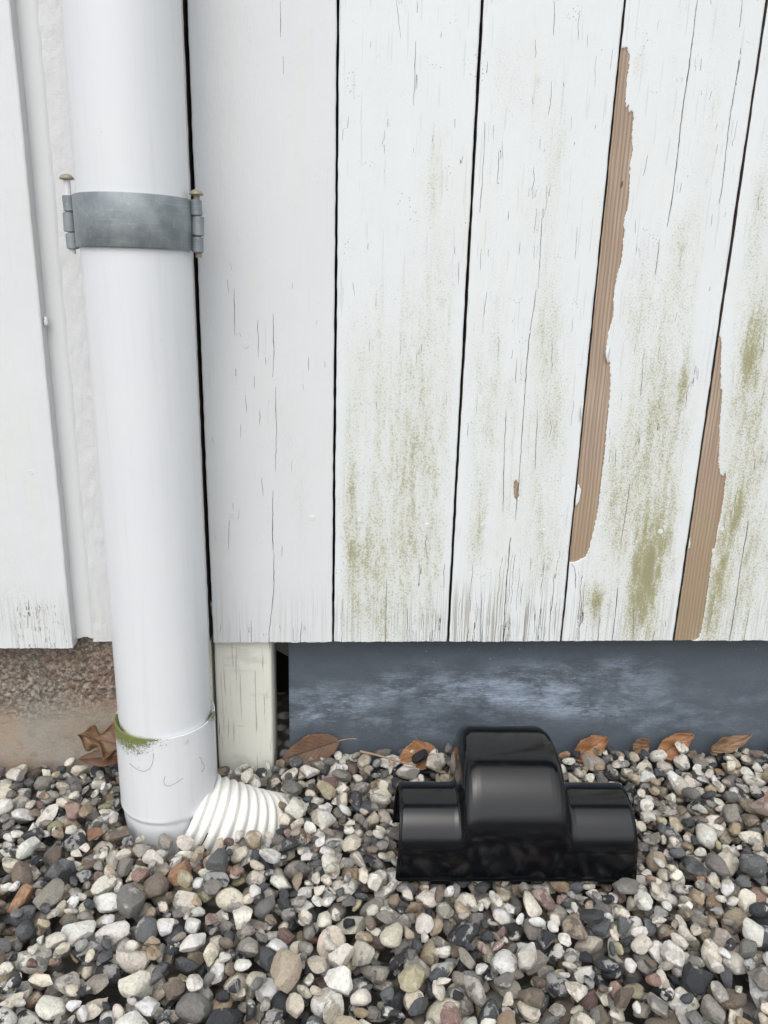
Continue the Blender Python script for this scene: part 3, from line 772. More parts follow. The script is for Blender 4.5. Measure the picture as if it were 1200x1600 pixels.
# a hanging run of sealant on the proud board's edge
bm = bmesh.new()
bmesh.ops.create_uvsphere(bm, u_segments=12, v_segments=8, radius=0.0026)
for v in bm.verts:
    v.co = Vector((-0.3165 + v.co.x, -0.006 + v.co.y, 0.579 + v.co.z * (3.2 if v.co.z > 0 else 1.2)))
d = bm_obj('paint_drip', bm, M['caulk'], clad, True); d.matrix_parent_inverse = Matrix.Translation(-Vector(clad.location))
bm = bmesh.new(); box_bm(bm, (-0.79, 0.0245, 0.235), (1.06, 0.030, 2.45)); clad_part('backing_felt', bm, M['felt_hollow'])
bm = bmesh.new(); box_bm(bm, (-0.79, 0.031, 0.235), (1.06, 0.09, 2.45)); clad_part('wall_core', bm, M['timber_dark'])
for pol, xx, zz, dxx, dzz in ((0, 0.3205, 0.5580, 0.0046, 0.019), (1, 0.2965, 0.4890, 0.0028, 0.022)):
    # a loose curl of paint at the edge of the bare strip
    bm = bmesh.new(); ring = []
    for i in range(9):
        tt = i / 8
        w = dxx * math.sin(math.pi * min(1, 0.12 + tt * 0.9)) ** 0.6
        ring.append([bm.verts.new((xx - w * s * (0.2 if s < 0 else 1) + dxx * 0.4, -0.0006 - 0.0022 * (1 if s > 0 else 0) * math.sin(math.pi * tt), zz + dzz * (0.5 - tt))) for s in (1, 0.4, -0.4)])
    for i in range(8):
        for k in range(2): bm.faces.new((ring[i][k], ring[i][k + 1], ring[i + 1][k + 1], ring[i + 1][k]))
    o = bm_obj('paint_flake', bm, M['caulk'], b4 if pol == 0 else b3, True)
    so = o.modifiers.new('s', 'SOLIDIFY'); so.thickness = 0.0004
    # (light film lifted from the board)

# eaves above the frame, where the downpipe comes from
bm = bmesh.new(); box_bm(bm, (-2.2, -0.42, 2.455), (2.6, 0.09, 2.475)); clad_part('eaves_soffit', bm, M['timber_dark'])
bm = bmesh.new(); box_bm(bm, (-2.2, -0.45, 2.44), (2.6, -0.4205, 2.62)); clad_part('eaves_fascia', bm, M['timber_dark'])
# ------------------------------------------------------------------ plinth, post, skirting
nx, nz = 460, 190
x_ = np.linspace(-0.80, -0.160, nx); z_ = np.linspace(-0.06, 0.20, nz)
Xp, Zp = np.meshgrid(x_, z_)
pitz = sstep(0.055, 0.115, Zp + 0.035 * (NSEED.fbm(Xp * 22, Zp * 22) - 0.5) - 0.028 * sstep(-0.32, -0.20, Xp))
hh = NS2.fbm(Xp * 260, Zp * 260, 2)
Yp = 0.014 + 0.0010 * (NSEED.fbm(Xp * 12, Zp * 12) - 0.5) + pitz * 0.0021 * sstep(0.42, 0.62, hh) - 0.001 * pitz
Yp = np.where(Zp > 0.192, Yp + 0.001, Yp)
top = np.stack([x_, np.full(nx, 0.09), np.full(nx, 0.20)], -1)
V = np.concatenate([np.stack([Xp, Yp, Zp], -1).reshape(-1, 3), top, np.array([[-0.160, 0.09, -0.06], [-0.160, 0.09, 0.20]])])
F = grid_faces(nz, nx)
i = np.arange(nx - 1); b_ = (nz - 1) * nx
F = np.concatenate([F, np.stack([b_ + i, b_ + i + 1, nz * nx + i + 1, nz * nx + i], -1),
                    np.array([[nx - 1, nz * nx + nx, nz * nx + nx + 1, nz * nx - 1]])])
pit_at = np.concatenate([pitz.ravel(), np.zeros(nx + 2)])
plinth = obj('concrete_plinth', mesh_np('concrete_plinth', V, F, True, {'pit': pit_at}), M['concrete'])
tag(plinth, 'rough brown concrete plinth with dark pitted upper band, left of the downpipe', 'plinth')

def grained_post(name, x0, x1, y0, y1, z0, z1, parent):
    nx, nz = 40, 70
    xs_ = np.linspace(x0, x1, nx); zs2 = np.linspace(z0, z1, nz)
    Xq, Zq = np.meshgrid(xs_, zs2)
    e = np.minimum(Xq - x0, x1 - Xq)
    Yq = y0 + 0.0008 * (NSEED.fbm(Xq * 90, Zq * 12) - 0.5) + 0.0025 * (1 - np.sqrt(np.clip(1 - (1 - np.clip(e / 0.0025, 0, 1)) ** 2, 0, 1)))
    V = np.stack([Xq, Yq, Zq], -1).reshape(-1, 3)
    edge = 0.42 + 0.58 * np.maximum(sstep(x0 + 0.6 * (x1 - x0), x1 - 0.004, Xq), sstep(x0 + 0.012, x0, Xq))
    l = np.stack([Xq[:, 0], np.full(nz, y1), zs2], -1); r = np.stack([Xq[:, -1], np.full(nz, y1), zs2], -1)
    n0 = nx * nz; F = [grid_faces(nz, nx)]; i = np.arange(nz - 1)
    F.append(np.stack([n0 + i, i * nx, (i + 1) * nx, n0 + i + 1], -1))
    F.append(np.stack([i * nx + nx - 1, n0 + nz + i, n0 + nz + i + 1, (i + 1) * nx + nx - 1], -1))
    A = {'edge': np.concatenate([edge.ravel(), np.full(2 * nz, 0.6)])}
    return obj(name, mesh_np(name, np.concatenate([V, l, r]), np.concatenate(F), True, A), M['cream'], parent)
post = empty('support_post', (-0.1153, 0.05, -0.03))
tag(post, 'short cream painted timber post under the cladding, beside the white downpipe', 'post')
pp = grained_post('post_body', -0.1505, -0.0772, 0.0090, 0.085, -0.04, 0.1865, post)
ps = grained_post('side_strip', -0.1640, -0.1550, 0.012, 0.085, -0.04, 0.1865, post)
for p in (pp, ps): p.matrix_parent_inverse = Matrix.Translation(-Vector(post.location))

nx, nz = 260, 60
x_ = np.linspace(-0.0567, 1.06, nx); z_ = np.linspace(-0.05, 0.233, nz)
Xs, Zs = np.meshgrid(x_, z_)
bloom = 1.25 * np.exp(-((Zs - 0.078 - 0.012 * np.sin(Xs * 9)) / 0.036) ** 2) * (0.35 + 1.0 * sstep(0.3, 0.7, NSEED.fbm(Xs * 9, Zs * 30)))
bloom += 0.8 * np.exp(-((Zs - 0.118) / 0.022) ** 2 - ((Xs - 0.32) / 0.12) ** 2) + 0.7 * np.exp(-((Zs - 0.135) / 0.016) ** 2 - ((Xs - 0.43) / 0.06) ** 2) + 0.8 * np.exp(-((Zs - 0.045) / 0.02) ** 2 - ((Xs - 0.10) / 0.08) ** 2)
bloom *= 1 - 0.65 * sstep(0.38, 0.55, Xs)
Ys = 0.033 + 0.0008 * np.sin(Xs * 7)
V = np.stack([Xs, Ys, Zs], -1).reshape(-1, 3)
sl = np.stack([Xs[:, 0], np.full(nz, 0.041), z_], -1)
i = np.arange(nz - 1)
F = np.concatenate([grid_faces(nz, nx), np.stack([nx * nz + i, i * nx, (i + 1) * nx, nx * nz + i + 1], -1)])
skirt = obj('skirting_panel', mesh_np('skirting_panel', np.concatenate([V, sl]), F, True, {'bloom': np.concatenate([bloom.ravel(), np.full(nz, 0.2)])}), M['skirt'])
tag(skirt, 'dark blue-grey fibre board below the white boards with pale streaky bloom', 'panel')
# added near-black backing: shade of the hollow between post and panel as colour
bm = bmesh.new(); box_bm(bm, (-0.16, 0.26, -0.06), (1.06, 0.28, 0.235)); box_bm(bm, (-0.16, 0.10, 0.2355), (1.06, 0.28, 0.245))
hol = bm_obj('hollow_backing', bm, M['felt_hollow']); tag(hol, 'near-black backing for the shaded hollow between cream post and grey panel', 'wall')
bm = bmesh.new()
vs = [bm.verts.new(c) for c in ((-0.078, 0.075, 0.236), (-0.03, 0.075, 0.236), (-0.03, 0.075, 0.112), (-0.078, 0.075, 0.142))]
f = bm.faces.new(vs); r = bmesh.ops.extrude_face_region(bm, geom=[f])
for v in r['geom']:
    if isinstance(v, bmesh.types.BMVert): v.co.y += 0.006
br = bm_obj('sheet_offcut', bm, M['grey_bracket']); tag(br, 'grey slanted sheet corner in the dark gap beside the cream post', 'sheet')

# ------------------------------------------------------------------ downpipe
PX, PY, PR = -0.1965, -0.0760, 0.0530
pipe_e = empty('downpipe', (PX, PY, 0.0))
tag(pipe_e, 'white plastic rainwater downpipe fixed upright in front of the boards', 'downpipe')
def tube(zs_, rs, cx, cy, nseg=128):
    a = np.linspace(0, 2 * np.pi, nseg, endpoint=False)
    zs_ = np.asarray(zs_); rs = np.asarray(rs)
    X = cx + rs[:, None] * np.cos(a); Y = cy + rs[:, None] * np.sin(a); Z = zs_[:, None] + 0 * a
    return X, Y, Z, a
SEAM = 0.1350
def pipe_part(name, X, Y, Z, moss, extra_cap=False):
    n, k = X.shape
    me = mesh_np(name, np.stack([X, Y, Z], -1).reshape(-1, 3), grid_faces(n, k, True), True, {'moss': moss.ravel()})
    me.set_sharp_from_angle(angle=math.radians(50))
    o = obj(name, me, M['pvc'], pipe_e)
    o.matrix_parent_inverse = Matrix.Translation(-Vector(pipe_e.location))
    return o
zt = np.concatenate([np.linspace(0.06, 0.20, 90), np.linspace(0.21, 2.45, 60)])
X, Y, Z, a = tube(zt, np.full(len(zt), PR), PX, PY)
ang = np.degrees(np.arctan2(np.sin(a), np.cos(a)))          # -90 faces the camera
side = np.exp(-((ang + 160) / 30) ** 2) + np.exp(-((ang - 200) / 30) ** 2) + 0.6 * np.exp(-((ang + 5) / 20) ** 2) + 0.12
dzs = Z - SEAM
moss_u = side[None] * np.exp(-np.clip(dzs, 0, 1) / 0.0055) * 0.9
moss_u += 0.5 * np.exp(-((Z - 0.655) / 0.004) ** 2) * np.exp(-((ang + 80) / 40) ** 2)[None] + 0.3 * np.exp(-((Z - 0.709) / 0.003) ** 2) * np.exp(-((ang + 130) / 25) ** 2)[None]
pipe_part('pipe', X, Y, Z, moss_u)
# socket piece: swept down and round to the hose, mitred like a moulded bend
RS = 0.0575
TH = math.radians(63)
EX, EZ = -0.1640, -0.0040                                   # centre of the hose mouth
a = np.linspace(0, 2 * np.pi, 128, endpoint=False)
cut = np.clip(0.0455 + 2.05 * ((PX + RS * np.cos(a)) + 0.1390), -0.06, 0.0455)
Xs_, Ys_, Zs_, Ms_ = [], [], [], []
side2 = 1.25 * np.exp(-((ang + 155) / 34) ** 2) + 0.75 * np.exp(-((ang + 110) / 22) ** 2) + 0.5 * np.exp(-((ang + 8) / 16) ** 2) + 0.18
rows_ = [(SEAM - 0.002, PR + 0.0006), (SEAM, RS - 0.0016), (SEAM + 0.0006, RS - 0.0008)]
rows_ = [(np.full(128, z), np.full(128, r)) for z, r in rows_]
for f_ in np.linspace(0, 1, 90):
    z = SEAM + (cut - SEAM) * f_
    r = RS - 0.0024 * sstep(0.026, 0.019, z) - 0.0035 * sstep(0.018, -0.03, z) + 0.0007 * np.exp(-((z - 0.024) / 0.0022) ** 2)
    rows_.append((z, r))
rows_.append((rows_[-1][0] + 0.0004, rows_[-1][1] - 0.0035)); rows_.append((rows_[-1][0] + 0.02, rows_[-1][1]))
for z, r in rows_:
    Xs_.append(PX + r * np.cos(a)); Ys_.append(PY + r * np.sin(a)); Zs_.append(z)
    dz_ = SEAM - z
    Ms_.append(side2 * (0.9 * np.exp(-np.clip(dz_, 0, 1) / 0.013) + 0.20 * np.exp(-np.clip(dz_, 0, 1) / 0.04)) + 0.07 * sstep(0.05, 0.0, z))
sock = pipe_part('socket_bend', np.array(Xs_), np.array(Ys_), np.array(Zs_), np.array(Ms_))

def tube_curve(name, pts, r, mat, parent=None, nseg=6, taper=None):
    pts = [Vector(p) for p in pts]
    rings = []
    for i, p in enumerate(pts):
        t = (pts[min(i + 1, len(pts) - 1)] - pts[max(i - 1, 0)]).normalized()
        u = t.orthogonal().normalized() if i == 0 else (u - t * u.dot(t)).normalized()
        w = t.cross(u)
        rr = r * (taper(i / (len(pts) - 1)) if taper else 1)
        rings.append([p + (u * math.cos(2 * math.pi * k / nseg) + w * math.sin(2 * math.pi * k / nseg)) * rr for k in range(nseg)])
    V = np.array([v for rg_ in rings for v in rg_])
    F = grid_faces(len(pts), nseg, True)
    return obj(name, mesh_np(name, V, F, True), mat, parent)
def on_socket(deg, z): return (PX + (RS + 0.0001) * math.cos(math.radians(deg)), PY + (RS + 0.0001) * math.sin(math.radians(deg)), z)
def smooth_pts(ctrl, n=24):
    c = np.array(ctrl); k = len(c); out = []
    for t in np.linspace(0, k - 1.0001, n):
        i = int(t); f = t - i
        p0, p1, p2, p3 = c[max(i - 1, 0)], c[i], c[min(i + 1, k - 1)], c[min(i + 2, k - 1)]
        out.append(0.5 * (2 * p1 + (p2 - p0) * f + (2 * p0 - 5 * p1 + 4 * p2 - p3) * f ** 2 + (3 * p1 - p0 - 3 * p2 + p3) * f ** 3))
    return out
for ctrl in ([(-92, 0.1185), (-93, 0.110), (-96, 0.1005), (-102, 0.0945), (-110, 0.0935), (-119, 0.0965), (-124, 0.0985)],
             [(-81, 0.0875), (-83, 0.0795), (-80.5, 0.0745), (-75, 0.0745), (-66, 0.0780), (-62, 0.0800)],
             [(-40, 0.0985), (-37, 0.0945), (-36, 0.0885), (-33.5, 0.0850), (-33, 0.0800), (-36, 0.0770), (-38, 0.0795)]):
    pts = [on_socket(d_, z_q) for d_, z_q in smooth_pts(ctrl)]
    tube_curve('hair_strand', pts, 0.00019, M['hair'], sock)

# ------------------------------------------------------------------ corrugated drain hose leaving the bend
AX = Vector((math.sin(TH), 0.06, -math.cos(TH))).normalized()
H0 = Vector((EX, PY - 0.006, EZ)) - AX * 0.012
HR = 0.0525; PITCH = 0.0118
rows_c, rows_r, gr = [], [], []
s_ = 0.0
bend = Vector((0.0, 0.0, 0.0))
NR = 190
cpos = H0.copy(); cdir = AX.copy()
H_CENT = []
HV = []
LH = 0.19
for j in range(NR):
    t = j / (NR - 1) * LH
    ph = (t / PITCH) % 1.0
    prof = 0.5 - 0.5 * math.cos(2 * math.pi * ph)
    prof = prof ** 0.45
    shrink = 1.0 - 0.9 * max(0, t - 0.05)
    r = (HR - 0.0060 + 0.0060 * prof) * min(1.0, shrink)
    up = Vector((0, 1, 0)); u = (up - cdir * up.dot(cdir)).normalized(); w = cdir.cross(u)
    HV.append([cpos + (u * math.cos(q) + w * math.sin(q)) * r for q in np.linspace(0, 2 * math.pi, 72, endpoint=False)])
    gr.append(np.full(72, (1 - prof) ** 2 * 0.5))  # tan tint in the grooves, strongest at their bottoms
    H_CENT.append((cpos.copy(), r))
    cdir = (cdir + Vector((0, 0.006, -0.0016))).normalized() if t > 0.03 else cdir
    cpos = cpos + cdir * (LH / (NR - 1))
hose_e = empty('drain_hose', H0)
tag(hose_e, 'cream corrugated drain hose leaving the downpipe bend and sinking into pebbles', 'hose')
hp = obj('corrugated_tube', mesh_np('corrugated_tube', np.array(HV).reshape(-1, 3), grid_faces(NR, 72, True), True, {'groove_tint': np.array(gr).ravel()}), M['hose'], hose_e)
hp.matrix_parent_inverse = Matrix.Translation(-H0)
HVa = np.array(HV)
for tr, q0 in ((1.0, 0), (3.0, 1), (5.0, 2)):
    j = int((tr + 1.0) * PITCH / LH * (NR - 1))
    c, r = H_CENT[j]
    # the camera-facing low side of the ring valley
    ks = [k for k in range(72) if HVa[j, k, 1] < c.y - 0.7 * r and HVa[j, k, 2] < c.z + 0.3 * r and HVa[j, k, 2] > c.z - 0.45 * r]
    ks = sorted(ks, key=lambda k: HVa[j, k, 2])
    pts = [Vector(HVa[j, k]) for k in ks]
    if len(pts) > 2:
        so = tube_curve('drain_slot', pts, 0.0010, M['slot'], hose_e); so.matrix_parent_inverse = Matrix.Translation(-H0)

# ------------------------------------------------------------------ galvanised pipe clamp
CZ = 0.6810
clamp = empty('pipe_clamp', (PX, PY, CZ))
tag(clamp, 'grey galvanised steel clamp band round the white downpipe with pinned hinges', 'clamp')
CI = Matrix.Translation(-Vector(clamp.location))
def clamp_part(o):
    o.matrix_parent_inverse = CI.copy(); return o
def band(name, a0, a1, r0, r1, h):
    n = 60; bm = bmesh.new(); rows = []
    for i in range(n):
        q = math.radians(a0 + (a1 - a0) * i / (n - 1))
        rows.append([bm.verts.new((PX + r * math.cos(q), PY + r * math.sin(q), CZ + z)) for r, z in ((r0, -h / 2), (r1 - 0.0004, -h / 2), (r1, -h / 2 + 0.0006), (r1, h / 2 - 0.0006), (r1 - 0.0004, h / 2), (r0, h / 2))])
    for i in range(n - 1):
        for k in range(6): bm.faces.new((rows[i][k], rows[i + 1][k], rows[i + 1][(k + 1) % 6], rows[i][(k + 1) % 6]))
    for e in (0, n - 1): bm.faces.new(rows[e])
    return clamp_part(bm_obj(name, bm, M['zinc'], clamp, True, 40))
band('front_band', -174, -6, PR + 0.0008, PR + 0.0036, 0.0475)
band('rear_band', 6, 174, PR + 0.0008, PR + 0.0034, 0.0470)
KX = PR + 0.0085
for sgn in (-1, 1):
    x = PX + sgn * KX; yk = PY - 0.004
    for k, (zc, hh_) in enumerate(((0.0165, 0.0145), (-0.0005, 0.0180), (-0.0180, 0.0145))):
        bm = bmesh.new()
        wob_ = 0.0012 * (1 if k == 1 else -1)
        bmesh.ops.create_cone(bm, cap_ends=True, segments=20, radius1=0.0062, radius2=0.0062, depth=hh_)
        for v in bm.verts:
            v.co.x = max(-0.0056, min(0.0056, v.co.x))
        es = [e for e in bm.edges if abs(e.verts[0].co.z - e.verts[1].co.z) < 1e-5]
        bmesh.ops.bevel(bm, geom=es, offset=0.0007, segments=2, affect='EDGES')
        # tongue back to the band
        box_bm(bm, (-0.004 if sgn > 0 else -0.001, -0.0016, -hh_ / 2 + 0.0005), (0.001 if sgn > 0 else 0.004, 0.0042, hh_ / 2 - 0.0005), 0.0003)
        tw = Matrix.Rotation(random.uniform(-.05, .05), 4, 'Y')
        for v in bm.verts: v.co = tw @ v.co + Vector((x + wob_ * sgn * 0.5, yk, CZ + zc))
        clamp_part(bm_obj('hinge_knuckle', bm, M['zinc'], clamp, True, 40))
    hz = 0.0385 if sgn < 0 else 0.0285
    bm = bmesh.new()
    bmesh.ops.create_cone(bm, cap_ends=True, segments=16, radius1=0.0032, radius2=0.0032, depth=0.060 + (hz - 0.03))
    for v in bm.verts: v.co += Vector((x, yk, CZ + hz - 0.030 - (hz - 0.03) / 2))
    pin = clamp_part(bm_obj('pin', bm, M['caulk'] if sgn < 0 else M['brass'], clamp, True, 40))
    bm = bmesh.new()
    bmesh.ops.create_uvsphere(bm, u_segments=20, v_segments=12, radius=0.0068)
    for v in bm.verts:
        v.co.z = v.co.z * 0.72 if v.co.z > 0 else v.co.z * 0.12
        v.co += Vector((x, yk, CZ + hz))
    bm_obj('pin_head', bm, M['brass'], pin, True, 60)

# ------------------------------------------------------------------ black bait station
BX, BY, BZ = 0.2045, -0.2145, 0.0080
station = empty('bait_station', (BX, BY, BZ), math.radians(-2.0))
station.scale = (1.02,) * 3
tag(station, 'glossy black plastic tunnel box with a tall humped middle, lying on the pebbles', 'bait station')
side_curve = [(0.0590, 0.0), (0.0640, 0.025), (0.0668, 0.10), (0.0684, 0.24), (0.0696, 0.42), (0.0708, 0.60), (0.0724, 0.75), (0.0746, 0.865), (0.0778, 0.945), (0.0820, 0.985), (0.0870, 1.0)]
sx_ = np.array([p[0] for p in side_curve]); sb_ = np.array([p[1] for p in side_curve])
HL = 0.129
def blend(xl):                                              # xl measured from the left end
    return np.where(xl < 0.126, np.interp(xl, sx_, sb_), np.interp(0.252 - xl, sx_, sb_))
st = np.unique(np.concatenate([np.linspace(0, 0.054, 16), np.linspace(0.0545, 0.092, 60), np.linspace(0.096, 0.156, 9), 0.252 - np.linspace(0.0545, 0.092, 60), np.linspace(0.20, 2 * HL, 16)]))
st.sort()
NA = 40
SV = []
for xl in st:
    b_ = float(blend(xl))
    r = 0.0445 + (0.0800 - 0.0445) * b_
    zc = 0.031 + (0.0415 - 0.031) * b_
    row = []
    zb = np.linspace(0, zc, 8)[:-1]
    for z in zb: row.append((0.0 - 0.0012 * (1 - z / zc), z))
    for q in np.linspace(0, math.pi, NA):
        row.append((r - r * math.cos(q), zc + r * math.sin(q)))
    for z in zb[::-1]: row.append((2 * r, z))
    xc = xl - HL
    row = [(xc * (1 - 0.030 * min(1.0, z / 0.075)), y, z) for y, z in row]
    SV.append(row)
SV = np.array(SV); nst, nrow = SV.shape[:2]
me = mesh_np('shell', SV.reshape(-1, 3), grid_faces(nst, nrow), True)
shell = obj('shell', me, M['black'], station)
so = shell.modifiers.new('solid', 'SOLIDIFY'); so.thickness = 0.0024; so.offset = -1
# raised lip round each mouth
for e in (0, nst - 1):
    row = SV[e]; nb = 1 if e == 0 else -1
    pts = [Vector(p) for p in row]
    tube_curve('mouth_lip', pts, 0.0015, M['black'], station, 8)
# foot flange along the front and its snap tabs
def st_box(name, lo, hi, bev=0.0006):
    bm = bmesh.new(); box_bm(bm, lo, hi, bev); return bm_obj(name, bm, M['black'], station)
st_box('foot_flange', (-HL + 0.001, -0.0042, -0.0005), (HL - 0.001, -0.0004, 0.0015))
for xt in (-0.082, 0.004, 0.098):
    st_box('snap_tab', (xt - 0.011, -0.0068, -0.0022), (xt + 0.011, -0.0008, 0.0028), 0.0008)
    st_box('snap_tab', (xt - 0.0145, -0.0030, 0.0018), (xt - 0.0115, -0.0004, 0.0075), 0.0006)
    st_box('snap_tab', (xt + 0.0115, -0.0030, 0.0018), (xt + 0.0145, -0.0004, 0.0075), 0.0006)
st_box('end_rib', (HL - 0.0075, -0.0022, 0.0), (HL - 0.0015, 0.0002, 0.030), 0.0006)

# ------------------------------------------------------------------ pebbles : shapes
def ico(sub):
    bm = bmesh.new(); bmesh.ops.create_icosphere(bm, subdivisions=sub, radius=1.0)
    v = np.array([p.co[:] for p in bm.verts]); f = np.array([[q.index for q in p.verts] for p in bm.faces]); bm.free()
    return v, f
ICO = {k: ico(k) for k in (1, 2, 3, 4)}
NSHAPE = 90
SHAPES = []
for k in range(NSHAPE):
    r = np.random.default_rng(500 + k)
    ang_ = k % 5
    npl = [6, 10, 13, 16, 12][ang_]
    nrm = r.normal(size=(npl, 3)); nrm /= np.linalg.norm(nrm, axis=1)[:, None]
    off = r.uniform(*[(0.72, 0.95), (0.6, 0.9), (0.5, 0.85), (0.45, 0.8), (0.5, 0.88)][ang_], size=npl)
    sc = np.array([1.0, r.uniform(0.60, 0.90), r.uniform(0.42, 0.72)])
    wv = r.normal(size=(7, 3)) * np.array([1.6, 1.6, 2.2, 2.6, 3.6, 4.4, 5.5])[:, None]; wp = r.uniform(0, 6.28, 7)
    wa = np.array([0.11, 0.09, 0.07, 0.05, 0.026, 0.022, 0.016]) * [0.8, 1.0, 1.1, 1.2, 1.0][ang_]
    soft = [0.07, 0.025, 0.008, 0.004, 0.010][ang_]
    SHAPES.append((nrm, off, sc, wv, wp, wa, soft))
def shape_verts(k, sub):
    nrm, off, sc, wv, wp, wa, soft = SHAPES[k]
    p = ICO[sub][0].copy()
    p *= (1 + (np.sin(p @ wv.T + wp) * wa).sum(1))[:, None]
    for n_, o_ in zip(nrm, off):
        d = p @ n_ - o_
        push = 0.5 * (d + np.sqrt(d * d + soft * soft)) - 0.12 * soft
        p -= np.clip(push, 0, None)[:, None] * n_
    p *= sc
    ext = np.abs(p).max()
    return p / ext
SH_CACHE = {}
def SH(k, sub):
    if (k, sub) not in SH_CACHE: SH_CACHE[(k, sub)] = shape_verts(k, sub)
    return SH_CACHE[(k, sub)]

# ------------------------------------------------------------------ pebbles : dropped one by one onto a height map so that they rest on each other
CELL = 0.002
NXc = int((GX1 - GX0) / CELL); NYc = int((GY1 - GY0) / CELL)
cxs = GX0 + (np.arange(NXc) + 0.5) * CELL; cys = GY0 + (np.arange(NYc) + 0.5) * CELL
CX, CY = np.meshgrid(cxs, cys)
H = terrain(CX, CY)
BLOCK = np.zeros(H.shape, bool)
BLOCK |= (CX - PX) ** 2 + (CY - PY) ** 2 < (RS + 0.001) ** 2
BLOCK |= (np.abs(CX - (PX + 0.03)) < 0.03) & (np.abs(CY - PY) < 0.045)
BLOCK |= (CX < -0.16) & (CY > 0.010)
BLOCK |= (CX > -0.166) & (CX < -0.076) & (CY > 0.007)
BLOCK |= (CX > -0.057) & (CY > 0.031)
for j in range(0, NR, 2):                                   # hose: the clear stretch stays clear, the rest gets covered
    c, r = H_CENT[j]
    if c.z + r < -0.02: continue
    d2 = (CX - c.x) ** 2 / (0.006 ** 2) + 0
    near = (np.abs(CX - (c.x + 0.02)) < 0.006) & (np.abs(CY - c.y) < r)
    if c.x + 0.02 < -0.070:
        edge_ = (np.abs(CX - (c.x + 0.018)) < 0.006) & (CY > c.y - 1.12 * r) & (CY < c.y + 0.75 * r)
        BLOCK |= edge_
    hz_ = c.z + np.sqrt(np.clip(r * r - (CY - c.y) ** 2, 0, None)) * 0.9
    H = np.where(near, np.maximum(H, np.minimum(hz_, 0.03)), H)
SIN2, COS2 = math.sin(math.radians(2.0)), math.cos(math.radians(2.0))
lx = (CX - BX) * COS2 - (CY - BY) * SIN2; ly = (CX - BX) * SIN2 + (CY - BY) * COS2
LIMIT = np.full(H.shape, 1.0)
under = (np.abs(lx) < HL + 0.004) & (ly > -0.006) & (ly < 0.095)
under |= (np.abs(lx + 0.003) < 0.064) & (ly > -0.006) & (ly < 0.165)
LIMIT[under] = BZ - 0.001

PAL = [   # weight, base colours, patch colours, patch amount range, speckle range, gloss range
    (0.31, [(0.76, 0.715, 0.62), (0.80, 0.77, 0.70), (0.70, 0.65, 0.54)], [(0.46, 0.42, 0.34), (0.34, 0.33, 0.31)], (0.33, 0.50), (0.05, 0.45), (0.0, 0.15)),
    (0.13, [(0.80, 0.785, 0.74)], [(0.62, 0.59, 0.52)], (0.36, 0.52), (0.0, 0.25), (0.0, 0.2)),
    (0.22, [(0.26, 0.245, 0.22), (0.18, 0.175, 0.165), (0.35, 0.32, 0.275)], [(0.20, 0.195, 0.185), (0.48, 0.46, 0.42)], (0.34, 0.52), (0.15, 0.7), (0.05, 0.25)),
    (0.13, [(0.028, 0.031, 0.037), (0.05, 0.053, 0.06)], [(0.62, 0.61, 0.57), (0.33, 0.33, 0.32)], (0.36, 0.56), (0.0, 0.3), (0.2, 0.42)),
    (0.13, [(0.085, 0.092, 0.10), (0.125, 0.13, 0.135)], [(0.40, 0.41, 0.40), (0.06, 0.065, 0.07)], (0.34, 0.54), (0.1, 0.5), (0.1, 0.35)),
    (0.08, [(0.40, 0.33, 0.24), (0.47, 0.40, 0.30), (0.36, 0.28, 0.19)], [(0.58, 0.52, 0.42), (0.24, 0.17, 0.11)], (0.36, 0.54), (0.15, 0.6), (0.0, 0.2)),
    (0.07, [(0.19, 0.155, 0.12), (0.15, 0.12, 0.095)], [(0.30, 0.25, 0.19)], (0.36, 0.52), (0.2, 0.6), (0.05, 0.25)),
    (0.035, [(0.30, 0.195, 0.165), (0.27, 0.18, 0.175), (0.33, 0.23, 0.19)], [(0.46, 0.37, 0.32), (0.17, 0.11, 0.10)], (0.36, 0.52), (0.4, 0.9), (0.0, 0.2)),
    (0.02, [(0.36, 0.335, 0.215), (0.43, 0.39, 0.265)], [(0.56, 0.53, 0.38)], (0.36, 0.54), (0.1, 0.5), (0.0, 0.2)),
    (0.005, [(0.33, 0.19, 0.115), (0.27, 0.13, 0.11)], [(0.42, 0.26, 0.16)], (0.36, 0.5), (0.2, 0.5), (0.05, 0.25)),
]
PW = np.array([p[0] for p in PAL]); PW /= PW.sum()

